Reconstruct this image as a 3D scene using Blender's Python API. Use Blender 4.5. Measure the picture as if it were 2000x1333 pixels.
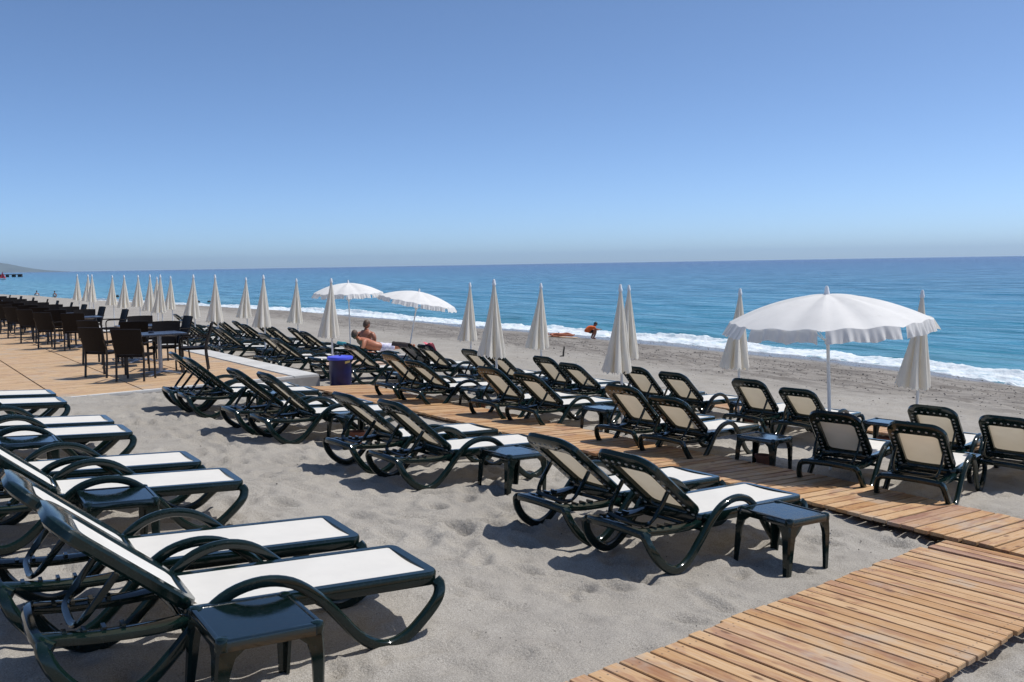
import bpy, bmesh, math, random
import numpy as np
from mathutils import Vector, Matrix
R = math.radians
random.seed(7); rng = np.random.default_rng(7)
sc = bpy.context.scene
for o in list(bpy.data.objects): bpy.data.objects.remove(o)
col = sc.collection

# ------------------------------------------------------------------ camera
CAMZ = 2.2
roll = math.atan(0.0165); pitch = math.atan((666.5 - 516.5) * math.cos(roll) / 1700.0)
fw = Vector((0, math.cos(pitch), -math.sin(pitch))); r0 = Vector((1, 0, 0)); u0 = r0.cross(fw)
rt = r0 * math.cos(roll) - u0 * math.sin(roll); up = u0 * math.cos(roll) + r0 * math.sin(roll)
cd = bpy.data.cameras.new('camera'); cam = bpy.data.objects.new('camera', cd); col.objects.link(cam)
cam.matrix_world = Matrix(((rt.x, up.x, -fw.x, 0), (rt.y, up.y, -fw.y, 0), (rt.z, up.z, -fw.z, CAMZ), (0, 0, 0, 1)))
cd.sensor_width = 36; cd.lens = 36 * 1700 / 2000; cd.clip_start = 0.05; cd.clip_end = 80000
sc.camera = cam

# ------------------------------------------------------------------ light
SUN_AZ, SUN_EL = 15.0, 63.0
w = bpy.data.worlds.new('World'); sc.world = w; w.use_nodes = True
nt = w.node_tree; nt.nodes.clear()
sky = nt.nodes.new('ShaderNodeTexSky'); sky.sky_type = 'NISHITA'; sky.sun_disc = False
sky.sun_elevation = R(SUN_EL); sky.sun_rotation = R(90 - SUN_AZ)
sky.altitude = 0; sky.air_density = 0.45; sky.dust_density = 0.6; sky.ozone_density = 3.0
bg = nt.nodes.new('ShaderNodeBackground'); bg.inputs[1].default_value = 0.15
wo = nt.nodes.new('ShaderNodeOutputWorld')
wb = nt.nodes.new('ShaderNodeMix'); wb.data_type = 'RGBA'; wb.blend_type = 'MULTIPLY'; wb.inputs[0].default_value = 1.0; wb.inputs[7].default_value = (0.98, 1.10, 1.16, 1)   # camera white balance
nt.links.new(sky.outputs[0], wb.inputs[6]); nt.links.new(wb.outputs[2], bg.inputs[0]); nt.links.new(bg.outputs[0], wo.inputs[0])
ld = bpy.data.lights.new('sun', 'SUN'); ld.energy = 4.3; ld.angle = R(0.53); ld.color = (1.0, 0.965, 0.915)
sun = bpy.data.objects.new('sun', ld); col.objects.link(sun)
sd = Vector((math.cos(R(SUN_EL)) * math.cos(R(SUN_AZ)), math.cos(R(SUN_EL)) * math.sin(R(SUN_AZ)), math.sin(R(SUN_EL))))
sun.rotation_euler = sd.to_track_quat('Z', 'Y').to_euler(); sun.location = (5, 0, 20)
vs = sc.view_settings; vs.view_transform = 'Standard'; vs.look = 'None'; vs.gamma = 1; vs.exposure = 0; vs.use_curve_mapping = False

# ------------------------------------------------------------------ the lie of the land
AX = R(34.0)                                    # seaward direction; s = seaward, t = along the shore
E_ = np.array([math.cos(AX), math.sin(AX)]); T_ = np.array([-math.sin(AX), math.cos(AX)])
SEA = -1.15
SH_T = [-60, 0, 11, 14.6, 18.7, 26.6, 33, 42, 55, 64, 76, 84, 93, 102, 110, 160, 400, 1500]
SH_S = [22.5, 22.6, 23.2, 24.6, 25.2, 25.6, 25.4, 25.1, 24.5, 24.1, 22.1, 21.0, 19.3, 17.0, 14.5, 2, -60, -420]
def shore(t): return np.interp(t, SH_T, SH_S)
def ground(s, t):
    s = np.asarray(s, float); t = np.asarray(t, float)
    S = shore(t)
    zn = np.where(s < -1.2, 0.42, -0.07 * (s - 4.8))
    k = np.clip((s - 10) / np.maximum(S - 10, 1.0), 0, 8)
    zf = -0.364 + (SEA + 0.364) * (0.86 * k + 0.14 * k ** 3)
    z = np.where(s > 10, zf, zn)
    lim = 0.145 + 10 * (1 - np.clip((t - 14.2) / 1.2, 0, 1))
    z = np.where(s < 4.5, np.minimum(z, lim), z)
    z = np.where(t > 105, np.minimum(z, SEA - 0.5 + np.clip((115 - t) / 10, 0, 1) * 3), z)
    return np.maximum(z, SEA - 2.5)
def W(s, t, h=0.0):
    p = E_ * s + T_ * t
    return Vector((p[0], p[1], float(ground(s, t)) + h))
def slope_matrix(s, t, yaw, h=0.0, tilt=True):
    d = 0.35
    gs = float(ground(s + d, t) - ground(s - d, t)) / (2 * d); gt_ = float(ground(s, t + d) - ground(s, t - d)) / (2 * d)
    n = Vector((-(gs * E_[0] + gt_ * T_[0]), -(gs * E_[1] + gt_ * T_[1]), 1)) if tilt else Vector((0, 0, 1))
    n.normalize(); a = R(yaw); x = Vector((math.cos(a), math.sin(a), 0)); x = (x - n * x.dot(n)).normalized(); y = n.cross(x)
    p = W(s, t, h)
    return Matrix(((x.x, y.x, n.x, p.x), (x.y, y.y, n.y, p.y), (x.z, y.z, n.z, p.z), (0, 0, 0, 1)))

# ------------------------------------------------------------------ materials
def mat(name):
    m = bpy.data.materials.new(name); m.use_nodes = True
    n = m.node_tree; b = n.nodes['Principled BSDF']
    return m, n, b
def nd(n, t, **k):
    x = n.nodes.new(t)
    for a, v in k.items(): setattr(x, a, v)
    return x
def noise(n, vec, scale, detail=4, rough=0.55, dist=0.0):
    x = nd(n, 'ShaderNodeTexNoise'); x.inputs['Scale'].default_value = scale; x.inputs['Detail'].default_value = detail
    x.inputs['Roughness'].default_value = rough; x.inputs['Distortion'].default_value = dist
    if vec is not None: n.links.new(vec, x.inputs['Vector'])
    return x.outputs['Fac']
def ramp(n, fac, stops):
    x = nd(n, 'ShaderNodeValToRGB'); cr = x.color_ramp
    while len(cr.elements) < len(stops): cr.elements.new(0.5)
    for e, (p, c) in zip(cr.elements, stops): e.position = p; e.color = (*c, 1) if len(c) == 3 else c
    n.links.new(fac, x.inputs[0]); return x.outputs[0]
def mapr(n, v, a, b, c=0.0, d=1.0, smooth=True):
    x = nd(n, 'ShaderNodeMapRange'); x.interpolation_type = 'SMOOTHSTEP' if smooth else 'LINEAR'
    for i, q in zip((1, 2, 3, 4), (a, b, c, d)): x.inputs[i].default_value = q
    n.links.new(v, x.inputs[0]); return x.outputs[0]
def mth(n, op, a, b=None):
    x = nd(n, 'ShaderNodeMath', operation=op)
    for i, v in enumerate((a, b)):
        if v is None: continue
        if isinstance(v, (int, float)): x.inputs[i].default_value = v
        else: n.links.new(v, x.inputs[i])
    return x.outputs[0]
def mix(n, f, a, b, mode='MIX'):
    x = nd(n, 'ShaderNodeMix', data_type='RGBA', blend_type=mode)
    for i, v in ((0, f), (6, a), (7, b)):
        if isinstance(v, (int, float)): x.inputs[i].default_value = v
        elif isinstance(v, tuple): x.inputs[i].default_value = (*v, 1)
        else: n.links.new(v, x.inputs[i])
    return x.outputs[2]
def bump(n, h, strength, dist, prev=None):
    x = nd(n, 'ShaderNodeBump'); x.inputs['Strength'].default_value = strength; x.inputs['Distance'].default_value = dist
    n.links.new(h, x.inputs['Height'])
    if prev is not None: n.links.new(prev, x.inputs['Normal'])
    return x.outputs[0]
def objco(n): return nd(n, 'ShaderNodeTexCoord').outputs['Object']
def mapping(n, vec, scale=(1, 1, 1), loc=None):
    x = nd(n, 'ShaderNodeMapping'); x.inputs['Scale'].default_value = scale
    n.links.new(vec, x.inputs[0])
    if loc is not None: n.links.new(loc, x.inputs['Location'])
    return x.outputs[0]
def setb(n, b, inp, v):
    if isinstance(v, (int, float)): b.inputs[inp].default_value = v
    elif isinstance(v, tuple): b.inputs[inp].default_value = (*v, 1)
    else: n.links.new(v, b.inputs[inp])

def simple(name, c, rough=0.5, var=0.12, scale=8.0, bmp=0.0, bscale=60.0, metallic=0.0, spec=0.5):
    m, n, b = mat(name); o = objco(n)
    f = noise(n, o, scale)
    lo = tuple(x * (1 - var) for x in c); hi = tuple(min(1, x * (1 + var)) for x in c)
    setb(n, b, 'Base Color', ramp(n, f, [(0.3, lo), (0.7, hi)]))
    setb(n, b, 'Roughness', mapr(n, noise(n, o, scale * 2.3), 0.2, 0.8, rough * 0.85, min(1, rough * 1.2)))
    b.inputs['Metallic'].default_value = metallic; b.inputs['Specular IOR Level'].default_value = spec
    if bmp: setb(n, b, 'Normal', bump(n, noise(n, o, bscale), bmp, 0.002))
    return m

def plastic(name='green_black_plastic', spec=0.45, k=1.0):
    m, n, b = mat(name); o = objco(n)
    r = nd(n, 'ShaderNodeObjectInfo').outputs['Random']
    f = noise(n, o, 5.0, 5)
    dust = mapr(n, noise(n, o, 38.0, 6, 0.7), 0.52, 0.78)
    c = mix(n, mapr(n, f, 0.35, 0.65), (0.0028 * k, 0.0095 * k, 0.0080 * k), (0.0042 * k, 0.0135 * k, 0.0115 * k))
    setb(n, b, 'Base Color', mix(n, mth(n, 'MULTIPLY', dust, 0.10), c, (0.16, 0.15, 0.135)))
    setb(n, b, 'Roughness', mth(n, 'ADD', mapr(n, noise(n, o, 22.0, 5), 0.3, 0.75, 0.07, 0.16), mth(n, 'MULTIPLY', dust, 0.15)))
    setb(n, b, 'Normal', bump(n, noise(n, o, 170.0, 2), 0.04, 0.002)); b.inputs['Specular IOR Level'].default_value = spec
    return m
def sling(name, c, trans, weave=True, tint=(0.95, 0.80, 0.58)):
    m, n, b = mat(name); o = objco(n)
    f = noise(n, o, 4.0, 5)
    cc = mix(n, mapr(n, f, 0.3, 0.75), c, tuple(x * 0.93 for x in c))
    dirt = mapr(n, noise(n, o, 11.0, 6, 0.65), 0.58, 0.8)
    cc = mix(n, mth(n, 'MULTIPLY', dirt, 0.16), cc, (0.42, 0.38, 0.32))
    d = nd(n, 'ShaderNodeBsdfDiffuse'); tr = nd(n, 'ShaderNodeBsdfTranslucent'); gl = nd(n, 'ShaderNodeBsdfGlossy')
    gl.inputs['Roughness'].default_value = 0.5
    n.links.new(cc, d.inputs[0]); tc = mix(n, 1.0, cc, tint, 'MULTIPLY'); n.links.new(tc, tr.inputs[0])
    nb = bump(n, noise(n, mapping(n, o, (1, 1, 1)), 260.0 if weave else 30.0, 3), 0.25, 0.002)
    n.links.new(nb, d.inputs['Normal']); n.links.new(nb, gl.inputs['Normal'])
    m1 = nd(n, 'ShaderNodeMixShader'); m1.inputs[0].default_value = trans
    n.links.new(d.outputs[0], m1.inputs[1]); n.links.new(tr.outputs[0], m1.inputs[2])
    m2 = nd(n, 'ShaderNodeMixShader'); m2.inputs[0].default_value = 0.03
    n.links.new(m1.outputs[0], m2.inputs[1]); n.links.new(gl.outputs[0], m2.inputs[2])
    n.links.new(m2.outputs[0], n.nodes['Material Output'].inputs[0]); n.nodes.remove(b)
    return m
def wood(name, base, island=False, amount=1.0):
    m, n, b = mat(name); o = objco(n)
    rnd = nd(n, 'ShaderNodeNewGeometry').outputs['Random Per Island'] if island else nd(n, 'ShaderNodeObjectInfo').outputs['Random']
    off = nd(n, 'ShaderNodeCombineXYZ'); n.links.new(mth(n, 'MULTIPLY', rnd, 37.0), off.inputs[0]); n.links.new(mth(n, 'MULTIPLY', rnd, 91.0), off.inputs[1])
    v = mapping(n, o, (1.0, 13.0, 13.0), off.outputs[0])
    grain = noise(n, v, 4.2, 7, 0.65, 0.7)
    fine = noise(n, mapping(n, o, (2.0, 60.0, 60.0), off.outputs[0]), 5.0, 4)
    patch = noise(n, mapping(n, o, (1.0, 3.5, 3.0), off.outputs[0]), 2.1, 4, 0.6, 0.4)
    c1 = ramp(n, rnd, [(0.0, base[0]), (0.34, base[1]), (0.6, base[2]), (0.82, base[1]), (1.0, base[3])])
    c2 = mix(n, mapr(n, grain, 0.38, 0.66), c1, mix(n, 1.0, c1, (0.84, 0.74, 0.62), 'MULTIPLY'))
    c3 = mix(n, mth(n, 'MULTIPLY', mapr(n, patch, 0.50, 0.63), 0.85 * amount), c2, mix(n, 1.0, c2, (0.70, 0.60, 0.66), 'MULTIPLY'))
    kn = nd(n, 'ShaderNodeTexVoronoi'); kn.inputs['Scale'].default_value = 1.0; n.links.new(mapping(n, o, (3.1, 7.5, 7.5), off.outputs[0]), kn.inputs['Vector'])
    c4 = mix(n, mth(n, 'MULTIPLY', mapr(n, kn.outputs['Distance'], 0.06, 0.17, 1.0, 0.0), 0.8), c3, (0.13, 0.06, 0.03))
    sandy = noise(n, nd(n, 'ShaderNodeNewGeometry').outputs['Position'], 1.7, 5, 0.65)
    c5 = mix(n, mth(n, 'MULTIPLY', mapr(n, sandy, 0.52, 0.70), 0.55), c4, (0.37, 0.33, 0.28))
    if not island:
        sx = nd(n, 'ShaderNodeSeparateXYZ'); n.links.new(o, sx.inputs[0])
        dx = mth(n, 'SUBTRACT', mth(n, 'ABSOLUTE', sx.outputs[0]), 0.49); dy = mth(n, 'SUBTRACT', mth(n, 'ABSOLUTE', sx.outputs[1]), 0.027)
        d2 = mth(n, 'SQRT', mth(n, 'ADD', mth(n, 'MULTIPLY', dx, dx), mth(n, 'MULTIPLY', dy, dy)))
        c5 = mix(n, mth(n, 'MULTIPLY', mapr(n, d2, 0.004, 0.007, 1, 0), 0.8), c5, (0.06, 0.05, 0.045))
    setb(n, b, 'Base Color', c5)
    setb(n, b, 'Roughness', mapr(n, grain, 0.3, 0.7, 0.55, 0.8))
    b.inputs['Specular IOR Level'].default_value = 0.3
    setb(n, b, 'Normal', bump(n, mth(n, 'ADD', grain, mth(n, 'MULTIPLY', fine, 0.6)), 0.35, 0.003))
    return m

def sand_material():
    m, n, b = mat('sand'); o = objco(n)
    sx = nd(n, 'ShaderNodeSeparateXYZ'); n.links.new(o, sx.inputs[0]); S = sx.outputs[0]
    big = noise(n, o, 0.55, 6, 0.62); mid = noise(n, o, 3.2, 6, 0.62); grain = noise(n, o, 140.0, 3, 0.7)
    c = mix(n, mapr(n, big, 0.32, 0.68), (0.308, 0.283, 0.245), (0.362, 0.336, 0.296))
    c = mix(n, mth(n, 'MULTIPLY', mapr(n, mid, 0.42, 0.72), 0.55), c, (0.268, 0.248, 0.220))
    c = mix(n, mapr(n, grain, 0.3, 0.72), mix(n, 1.0, c, (0.66, 0.65, 0.64), 'MULTIPLY'), mix(n, 1.0, c, (1.28, 1.28, 1.28), 'MULTIPLY'))
    speck = nd(n, 'ShaderNodeTexVoronoi'); speck.inputs['Scale'].default_value = 26.0; n.links.new(o, speck.inputs['Vector'])
    sel = mth(n, 'MULTIPLY', mapr(n, speck.outputs['Distance'], 0.1, 0.2, 1, 0), mapr(n, noise(n, o, 9.0, 2), 0.58, 0.66))
    c = mix(n, mth(n, 'MULTIPLY', sel, 0.75), c, (0.13, 0.12, 0.11))
    # wrack of shingle and weed along the upper beach face
    st = noise(n, mapping(n, o, (1.6, 0.42, 1)), 1.5, 8, 0.72, 0.5)
    wob = mth(n, 'ADD', S, mth(n, 'MULTIPLY', mth(n, 'SUBTRACT', noise(n, mapping(n, o, (0.0, 0.12, 0)), 1.0, 3), 0.5), 4.0))
    band = mth(n, 'MULTIPLY', mapr(n, wob, 15.5, 19.0), mapr(n, wob, 22.0, 24.0, 1, 0))
    c = mix(n, mth(n, 'MULTIPLY', band, mapr(n, st, 0.44, 0.57)), c, (0.085, 0.073, 0.060))
    c = mix(n, mth(n, 'MULTIPLY', band, 0.55), c, (0.195, 0.173, 0.15))
    wet = mapr(n, mth(n, 'ADD', wob, mth(n, 'MULTIPLY', big, 1.4)), 23.3, 24.8)
    c = mix(n, mth(n, 'MULTIPLY', wet, 0.85), c, (0.125, 0.118, 0.118))
    setb(n, b, 'Base Color', c)
    setb(n, b, 'Roughness', mapr(n, wet, 0, 1, 0.92, 0.22)); b.inputs['Specular IOR Level'].default_value = 0.32
    b1 = bump(n, noise(n, o, 7.0, 6, 0.6), 0.42, 0.05)
    b2 = bump(n, noise(n, o, 45.0, 4, 0.7), 0.8, 0.014, b1)
    setb(n, b, 'Normal', bump(n, grain, 0.5, 0.004, b2))
    return m
def sea_material():
    m, n, b = mat('sea_water'); o = objco(n)
    sx = nd(n, 'ShaderNodeSeparateXYZ'); n.links.new(o, sx.inputs[0]); S = sx.outputs[0]
    wide = noise(n, mapping(n, o, (0.02, 0.008, 1)), 1.0, 5, 0.6)
    SS = mth(n, 'ADD', S, mth(n, 'MULTIPLY', mth(n, 'SUBTRACT', wide, 0.5), 60.0))
    c = ramp(n, mapr(n, SS, 20, 900, 0, 1, False), [(0.0, (0.026, 0.185, 0.258)), (0.05, (0.016, 0.140, 0.225)), (0.25, (0.006, 0.078, 0.172)), (1.0, (0.001, 0.022, 0.110))])
    silt = mapr(n, S, 26.5, 34.0, 1, 0)
    c = mix(n, mth(n, 'MULTIPLY', silt, 0.5), c, (0.07, 0.235, 0.27))
    st1 = noise(n, mapping(n, o, (0.62, 0.17, 1)), 1.0, 7, 0.70); st2 = noise(n, mapping(n, o, (0.05, 0.012, 1)), 1.0, 7, 0.70)
    k = mth(n, 'ADD', mapr(n, st1, 0.3, 0.7, 0.68, 1.30), mapr(n, st2, 0.3, 0.7, -0.14, 0.14))  # gust streaks, with light and dark of far ripples put into the colour
    cc = nd(n, 'ShaderNodeCombineXYZ')
    for i in range(3): n.links.new(k, cc.inputs[i])
    c = mix(n, 1.0, c, cc.outputs[0], 'MULTIPLY')
    setb(n, b, 'Base Color', c); setb(n, b, 'Roughness', mapr(n, st1, 0.3, 0.7, 0.26, 0.12)); b.inputs['IOR'].default_value = 1.33
    b.inputs['Specular IOR Level'].default_value = 0.36
    h1 = noise(n, mapping(n, o, (0.16, 0.045, 1)), 1.0, 5, 0.6)
    h2 = noise(n, mapping(n, o, (0.75, 0.22, 1)), 1.0, 5, 0.62)
    h3 = noise(n, mapping(n, o, (3.2, 1.2, 1)), 1.0, 4, 0.6)
    b1 = bump(n, h1, 1.0, 1.5); b2 = bump(n, h2, 1.0, 0.42, b1)
    setb(n, b, 'Normal', bump(n, h3, 0.9, 0.08, b2))
    return m
def foam_material():
    m, n, b = mat('sea_foam'); o = objco(n)
    f = noise(n, mapping(n, o, (3.0, 1.2, 3.0)), 1.3, 7, 0.68, 0.6)
    setb(n, b, 'Base Color', ramp(n, f, [(0.32, (0.30, 0.45, 0.52)), (0.47, (0.66, 0.72, 0.75)), (0.7, (0.80, 0.82, 0.82))]))
    b.inputs['Roughness'].default_value = 0.7; b.inputs['Specular IOR Level'].default_value = 0.25
    setb(n, b, 'Normal', bump(n, noise(n, o, 9.0, 6, 0.7), 0.8, 0.06))
    return m
M = dict(
    plastic=plastic(), table_plastic=plastic('glossy_table_plastic', 0.9, 0.6), sling=sling('cream_sling_fabric', (0.78, 0.755, 0.70), 0.24),
    canvas=sling('cream_parasol_canvas', (0.90, 0.865, 0.785), 0.36, False, (1.0, 0.93, 0.80)), white_canvas=sling('white_parasol_canvas', (0.84, 0.835, 0.82), 0.32, False, (1.0, 0.98, 0.93)),
    plank=wood('boardwalk_wood', [(0.40, 0.225, 0.100), (0.53, 0.360, 0.205), (0.47, 0.290, 0.150), (0.35, 0.215, 0.150)]),
    deckwood=wood('deck_wood', [(0.50, 0.345, 0.205), (0.56, 0.405, 0.250), (0.52, 0.365, 0.220), (0.46, 0.315, 0.205)], True, 0.6),
    bearer=simple('bearer_wood', (0.12, 0.075, 0.045), 0.8, 0.3, 6, 0.4), sand=sand_material(), sea=sea_material(), foam=foam_material(),
    concrete=simple('white_washed_concrete', (0.50, 0.49, 0.465), 0.85, 0.12, 3.0, 0.4, 40), concrete_face=simple('bare_concrete', (0.33, 0.305, 0.275), 0.9, 0.2, 3.5, 0.5, 35),
    pole=simple('white_painted_steel', (0.74, 0.74, 0.74), 0.35, 0.06, 9), tip=simple('white_plastic_cap', (0.80, 0.80, 0.80), 0.35, 0.05, 9),
    hole_light=simple('painted_hole_light', (0.40, 0.39, 0.36), 0.4, 0.15, 30), terracotta=simple('terracotta', (0.30, 0.105, 0.055), 0.8, 0.25, 9, 0.3),
    rattan=simple('dark_brown_wicker', (0.009, 0.0065, 0.0058), 0.6, 0.35, 40, 0.9, 130, spec=0.18), chairleg=simple('dark_brown_metal', (0.010, 0.007, 0.006), 0.4, 0.2, 20),
    tabletop=simple('slate_blue_table_top', (0.045, 0.052, 0.075), 0.28, 0.2, 6), steel=simple('brushed_grey_steel', (0.36, 0.38, 0.42), 0.35, 0.1, 20, metallic=0.7),
    bin=simple('navy_plastic', (0.005, 0.006, 0.062), 0.38, 0.25, 6, 0.2, 30), binlid=simple('violet_blue_plastic', (0.075, 0.095, 0.66), 0.35, 0.12, 7), paper=simple('yellow_sticker', (0.75, 0.55, 0.16), 0.6, 0.1, 20),
    skin=simple('tanned_skin', (0.31, 0.115, 0.062), 0.5, 0.14, 7), skin2=simple('sunburnt_skin', (0.42, 0.150, 0.075), 0.5, 0.16, 6),
    hair=simple('brown_hair', (0.085, 0.042, 0.022), 0.55, 0.3, 30, 0.5, 90), hair2=simple('grey_blond_hair', (0.085, 0.050, 0.030), 0.55, 0.3, 30, 0.5, 90), hair3=simple('black_hair', (0.012, 0.009, 0.008), 0.5, 0.3, 30),
    navy=simple('navy_swimsuit', (0.018, 0.016, 0.075), 0.6, 0.2, 20), orange=simple('orange_cotton', (0.72, 0.125, 0.022), 0.85, 0.14, 9, 0.3, 25), dark=simple('black_shorts', (0.018, 0.012, 0.014), 0.8, 0.2, 9),
    teal=simple('teal_towel', (0.03, 0.26, 0.30), 0.95, 0.25, 14, 0.6, 60), brown_towel=simple('brown_towel', (0.085, 0.062, 0.052), 0.95, 0.3, 12, 0.6, 60), beige_towel=simple('beige_towel', (0.46, 0.33, 0.25), 0.95, 0.2, 12, 0.6, 60),
    pink=simple('pink_cloth', (0.68, 0.16, 0.20), 0.9, 0.2, 14), red=simple('red_sail_cloth', (0.70, 0.05, 0.07), 0.7, 0.1, 2), white=simple('white_paint', (0.78, 0.78, 0.78), 0.4, 0.05, 3),
    pier=simple('dark_pier_timber', (0.035, 0.03, 0.03), 0.8, 0.3, 1), hill=simple('scrub_hill', (0.075, 0.085, 0.055), 0.95, 0.5, 0.002), stone=simple('beach_pebble', (0.15, 0.135, 0.12), 0.75, 0.5, 3, 0.3, 40),
    weed=simple('dark_driftwood', (0.07, 0.062, 0.05), 0.85, 0.4, 12), sun_mat=simple('tan_beach_mat', (0.50, 0.36, 0.24), 0.9, 0.2, 12),
)
def print_fabric():
    m, n, b = mat('patterned_swim_shorts'); o = objco(n)
    f = noise(n, o, 16.0, 2, 0.5, 1.2)
    setb(n, b, 'Base Color', ramp(n, f, [(0.42, (0.78, 0.77, 0.80)), (0.5, (0.42, 0.36, 0.62)), (0.6, (0.74, 0.74, 0.77))])); b.inputs['Roughness'].default_value = 0.85
    return m
M['shorts'] = print_fabric()

# ------------------------------------------------------------------ mesh helpers
class MB:
    def __init__(s): s.v = []; s.f = []
    def add(s, verts, faces):
        k = len(s.v); s.v += [tuple(p) for p in verts]; s.f += [tuple(i + k for i in f) for f in faces]; return s
    def box(s, c, d, m=None):
        x, y, z = (q / 2 for q in d)
        vs_ = [Vector((a * x, b * y, e * z)) for a in (-1, 1) for b in (-1, 1) for e in (-1, 1)]
        vs_ = [(m @ p if m else p) + Vector(c) for p in vs_]
        return s.add(vs_, [(0, 1, 3, 2), (4, 6, 7, 5), (0, 4, 5, 1), (2, 3, 7, 6), (0, 2, 6, 4), (1, 5, 7, 3)])
    def tube(s, path, wv, hv, ref=(0, 1, 0), n=10, ex=2.6, closed=False, sub=3, caps=True):
        P = spline([Vector(p) for p in path], sub, closed)
        N = len(P); rings = []
        for i, p in enumerate(P):
            a = P[(i - 1) % N] if (closed or i) else P[0]; b = P[(i + 1) % N] if (closed or i < N - 1) else P[-1]
            t = (b - a).normalized(); r = ref(p) if callable(ref) else Vector(ref)
            x = (r - t * r.dot(t)).normalized(); y = t.cross(x)
            f = i / max(1, N - 1); wq = wv(f) if callable(wv) else wv; hq = hv(f) if callable(hv) else hv
            ring = []
            for k in range(n):
                q = 2 * math.pi * k / n; c, d = math.cos(q), math.sin(q)
                e = (abs(c) ** ex + abs(d) ** ex) ** (-1 / ex)
                ring.append(p + x * (c * e * wq / 2) + y * (d * e * hq / 2))
            rings.append(ring)
        vs_ = [q for r_ in rings for q in r_]; fs = []
        for i in range(N if closed else N - 1):
            j = (i + 1) % N
            for k in range(n): fs.append((i * n + k, i * n + (k + 1) % n, j * n + (k + 1) % n, j * n + k))
        if caps and not closed: fs += [tuple(range(n))[::-1], tuple(range((N - 1) * n, N * n))]
        return s.add(vs_, fs)
    def lathe(s, prof, n=20, c=(0, 0, 0), m=None):
        vs_ = []
        for r_, z in prof:
            for k in range(n):
                p = Vector((r_ * math.cos(2 * math.pi * k / n), r_ * math.sin(2 * math.pi * k / n), z))
                vs_.append((m @ p if m else p) + Vector(c))
        fs = []
        for i in range(len(prof) - 1):
            for k in range(n): fs.append((i * n + k, i * n + (k + 1) % n, (i + 1) * n + (k + 1) % n, (i + 1) * n + k))
        fs += [tuple(range(n))[::-1], tuple(range((len(prof) - 1) * n, len(prof) * n))]
        return s.add(vs_, fs)
    def ring(s, outer, inner, fn, thick, sec=None):
        sec = sec or [(0, .28), (.12, .5), (.88, .5), (1, .28), (1, -.28), (.88, -.5), (.12, -.5), (0, -.28)]
        k = len(sec); N = len(outer); vs_ = []
        for o_, i_ in zip(outer, inner):
            for f, z in sec:
                vs_.append(fn(o_[0] + (i_[0] - o_[0]) * f, o_[1] + (i_[1] - o_[1]) * f, z * thick))
        fs = [(i * k + j, i * k + (j + 1) % k, ((i + 1) % N) * k + (j + 1) % k, ((i + 1) % N) * k + j) for i in range(N) for j in range(k)]
        return s.add(vs_, fs)
    def grid(s, nu, nv, fn):
        vs_ = [fn(i / nu, j / nv) for i in range(nu + 1) for j in range(nv + 1)]
        fs = [(i * (nv + 1) + j, (i + 1) * (nv + 1) + j, (i + 1) * (nv + 1) + j + 1, i * (nv + 1) + j + 1) for i in range(nu) for j in range(nv)]
        return s.add(vs_, fs)
    def mesh(s, name, material, smooth=True, angle=40, bevel=0.0):
        me = bpy.data.meshes.new(name); me.from_pydata(s.v, [], s.f); me.validate()
        bm = bmesh.new(); bm.from_mesh(me)
        if bevel: bmesh.ops.bevel(bm, geom=[e for e in bm.edges if len(e.link_faces) == 2 and e.calc_face_angle(0) > R(50)], offset=bevel, segments=2, affect='EDGES', clamp_overlap=True)
        bmesh.ops.recalc_face_normals(bm, faces=bm.faces); bm.to_mesh(me); bm.free()
        me.materials.append(material)
        if smooth:
            me.polygons.foreach_set('use_smooth', [True] * len(me.polygons)); me.set_sharp_from_angle(angle=R(angle))
        return me
    def obj(s, name, material, parent=None, **k):
        return link(name, s.mesh(name, material, **k), parent)
def spline(P, sub, closed):
    if sub <= 1 or len(P) < 3: return P
    out = []; N = len(P)
    for i in range(N if closed else N - 1):
        p1, p2 = P[i], P[(i + 1) % N]
        p0 = P[i - 1] if (closed or i) else p1 * 2 - p2; p3 = P[(i + 2) % N] if (closed or i < N - 2) else p2 * 2 - p1
        for k in range(sub):
            t = k / sub
            out.append(0.5 * ((2 * p1) + (p2 - p0) * t + (2 * p0 - 5 * p1 + 4 * p2 - p3) * t * t + (3 * p1 - p0 - 3 * p2 + p3) * t ** 3))
    if not closed: out.append(P[-1])
    return out
def link(name, data, parent=None):
    o = bpy.data.objects.new(name, data); col.objects.link(o)
    if parent is not None: o.parent = parent
    return o
def tag(o, label, cat, group=None, kind=None):
    o['label'] = label
    if cat: o['category'] = cat
    if group: o['group'] = group
    if kind: o['kind'] = kind
    return o
def thing(name, label=None, cat=None, group=None):
    o = link(name, None)
    o.empty_display_size = 0.1
    if label: tag(o, label, cat, group)
    return o
def copy_tree(o, parent=None):
    c = o.copy(); col.objects.link(c); c.parent = parent
    for ch in o.children: copy_tree(ch, c)
    return c
def rrect(x0, x1, y0, y1, r, n=5):
    out = []
    for cx, cy, a in ((x1 - r, y1 - r, 0), (x0 + r, y1 - r, 90), (x0 + r, y0 + r, 180), (x1 - r, y0 + r, 270)):
        for k in range(n + 1):
            q = R(a + 90 * k / n); out.append((cx + r * math.cos(q), cy + r * math.sin(q)))
    return out
ORD = ['first', 'second', 'third', 'fourth', 'fifth', 'sixth', 'seventh', 'eighth', 'ninth', 'tenth', 'eleventh', 'twelfth', 'thirteenth', 'fourteenth', 'fifteenth', 'sixteenth', 'seventeenth', 'eighteenth', 'nineteenth', 'twentieth', 'twenty-first', 'twenty-second', 'twenty-third', 'twenty-fourth']

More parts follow.
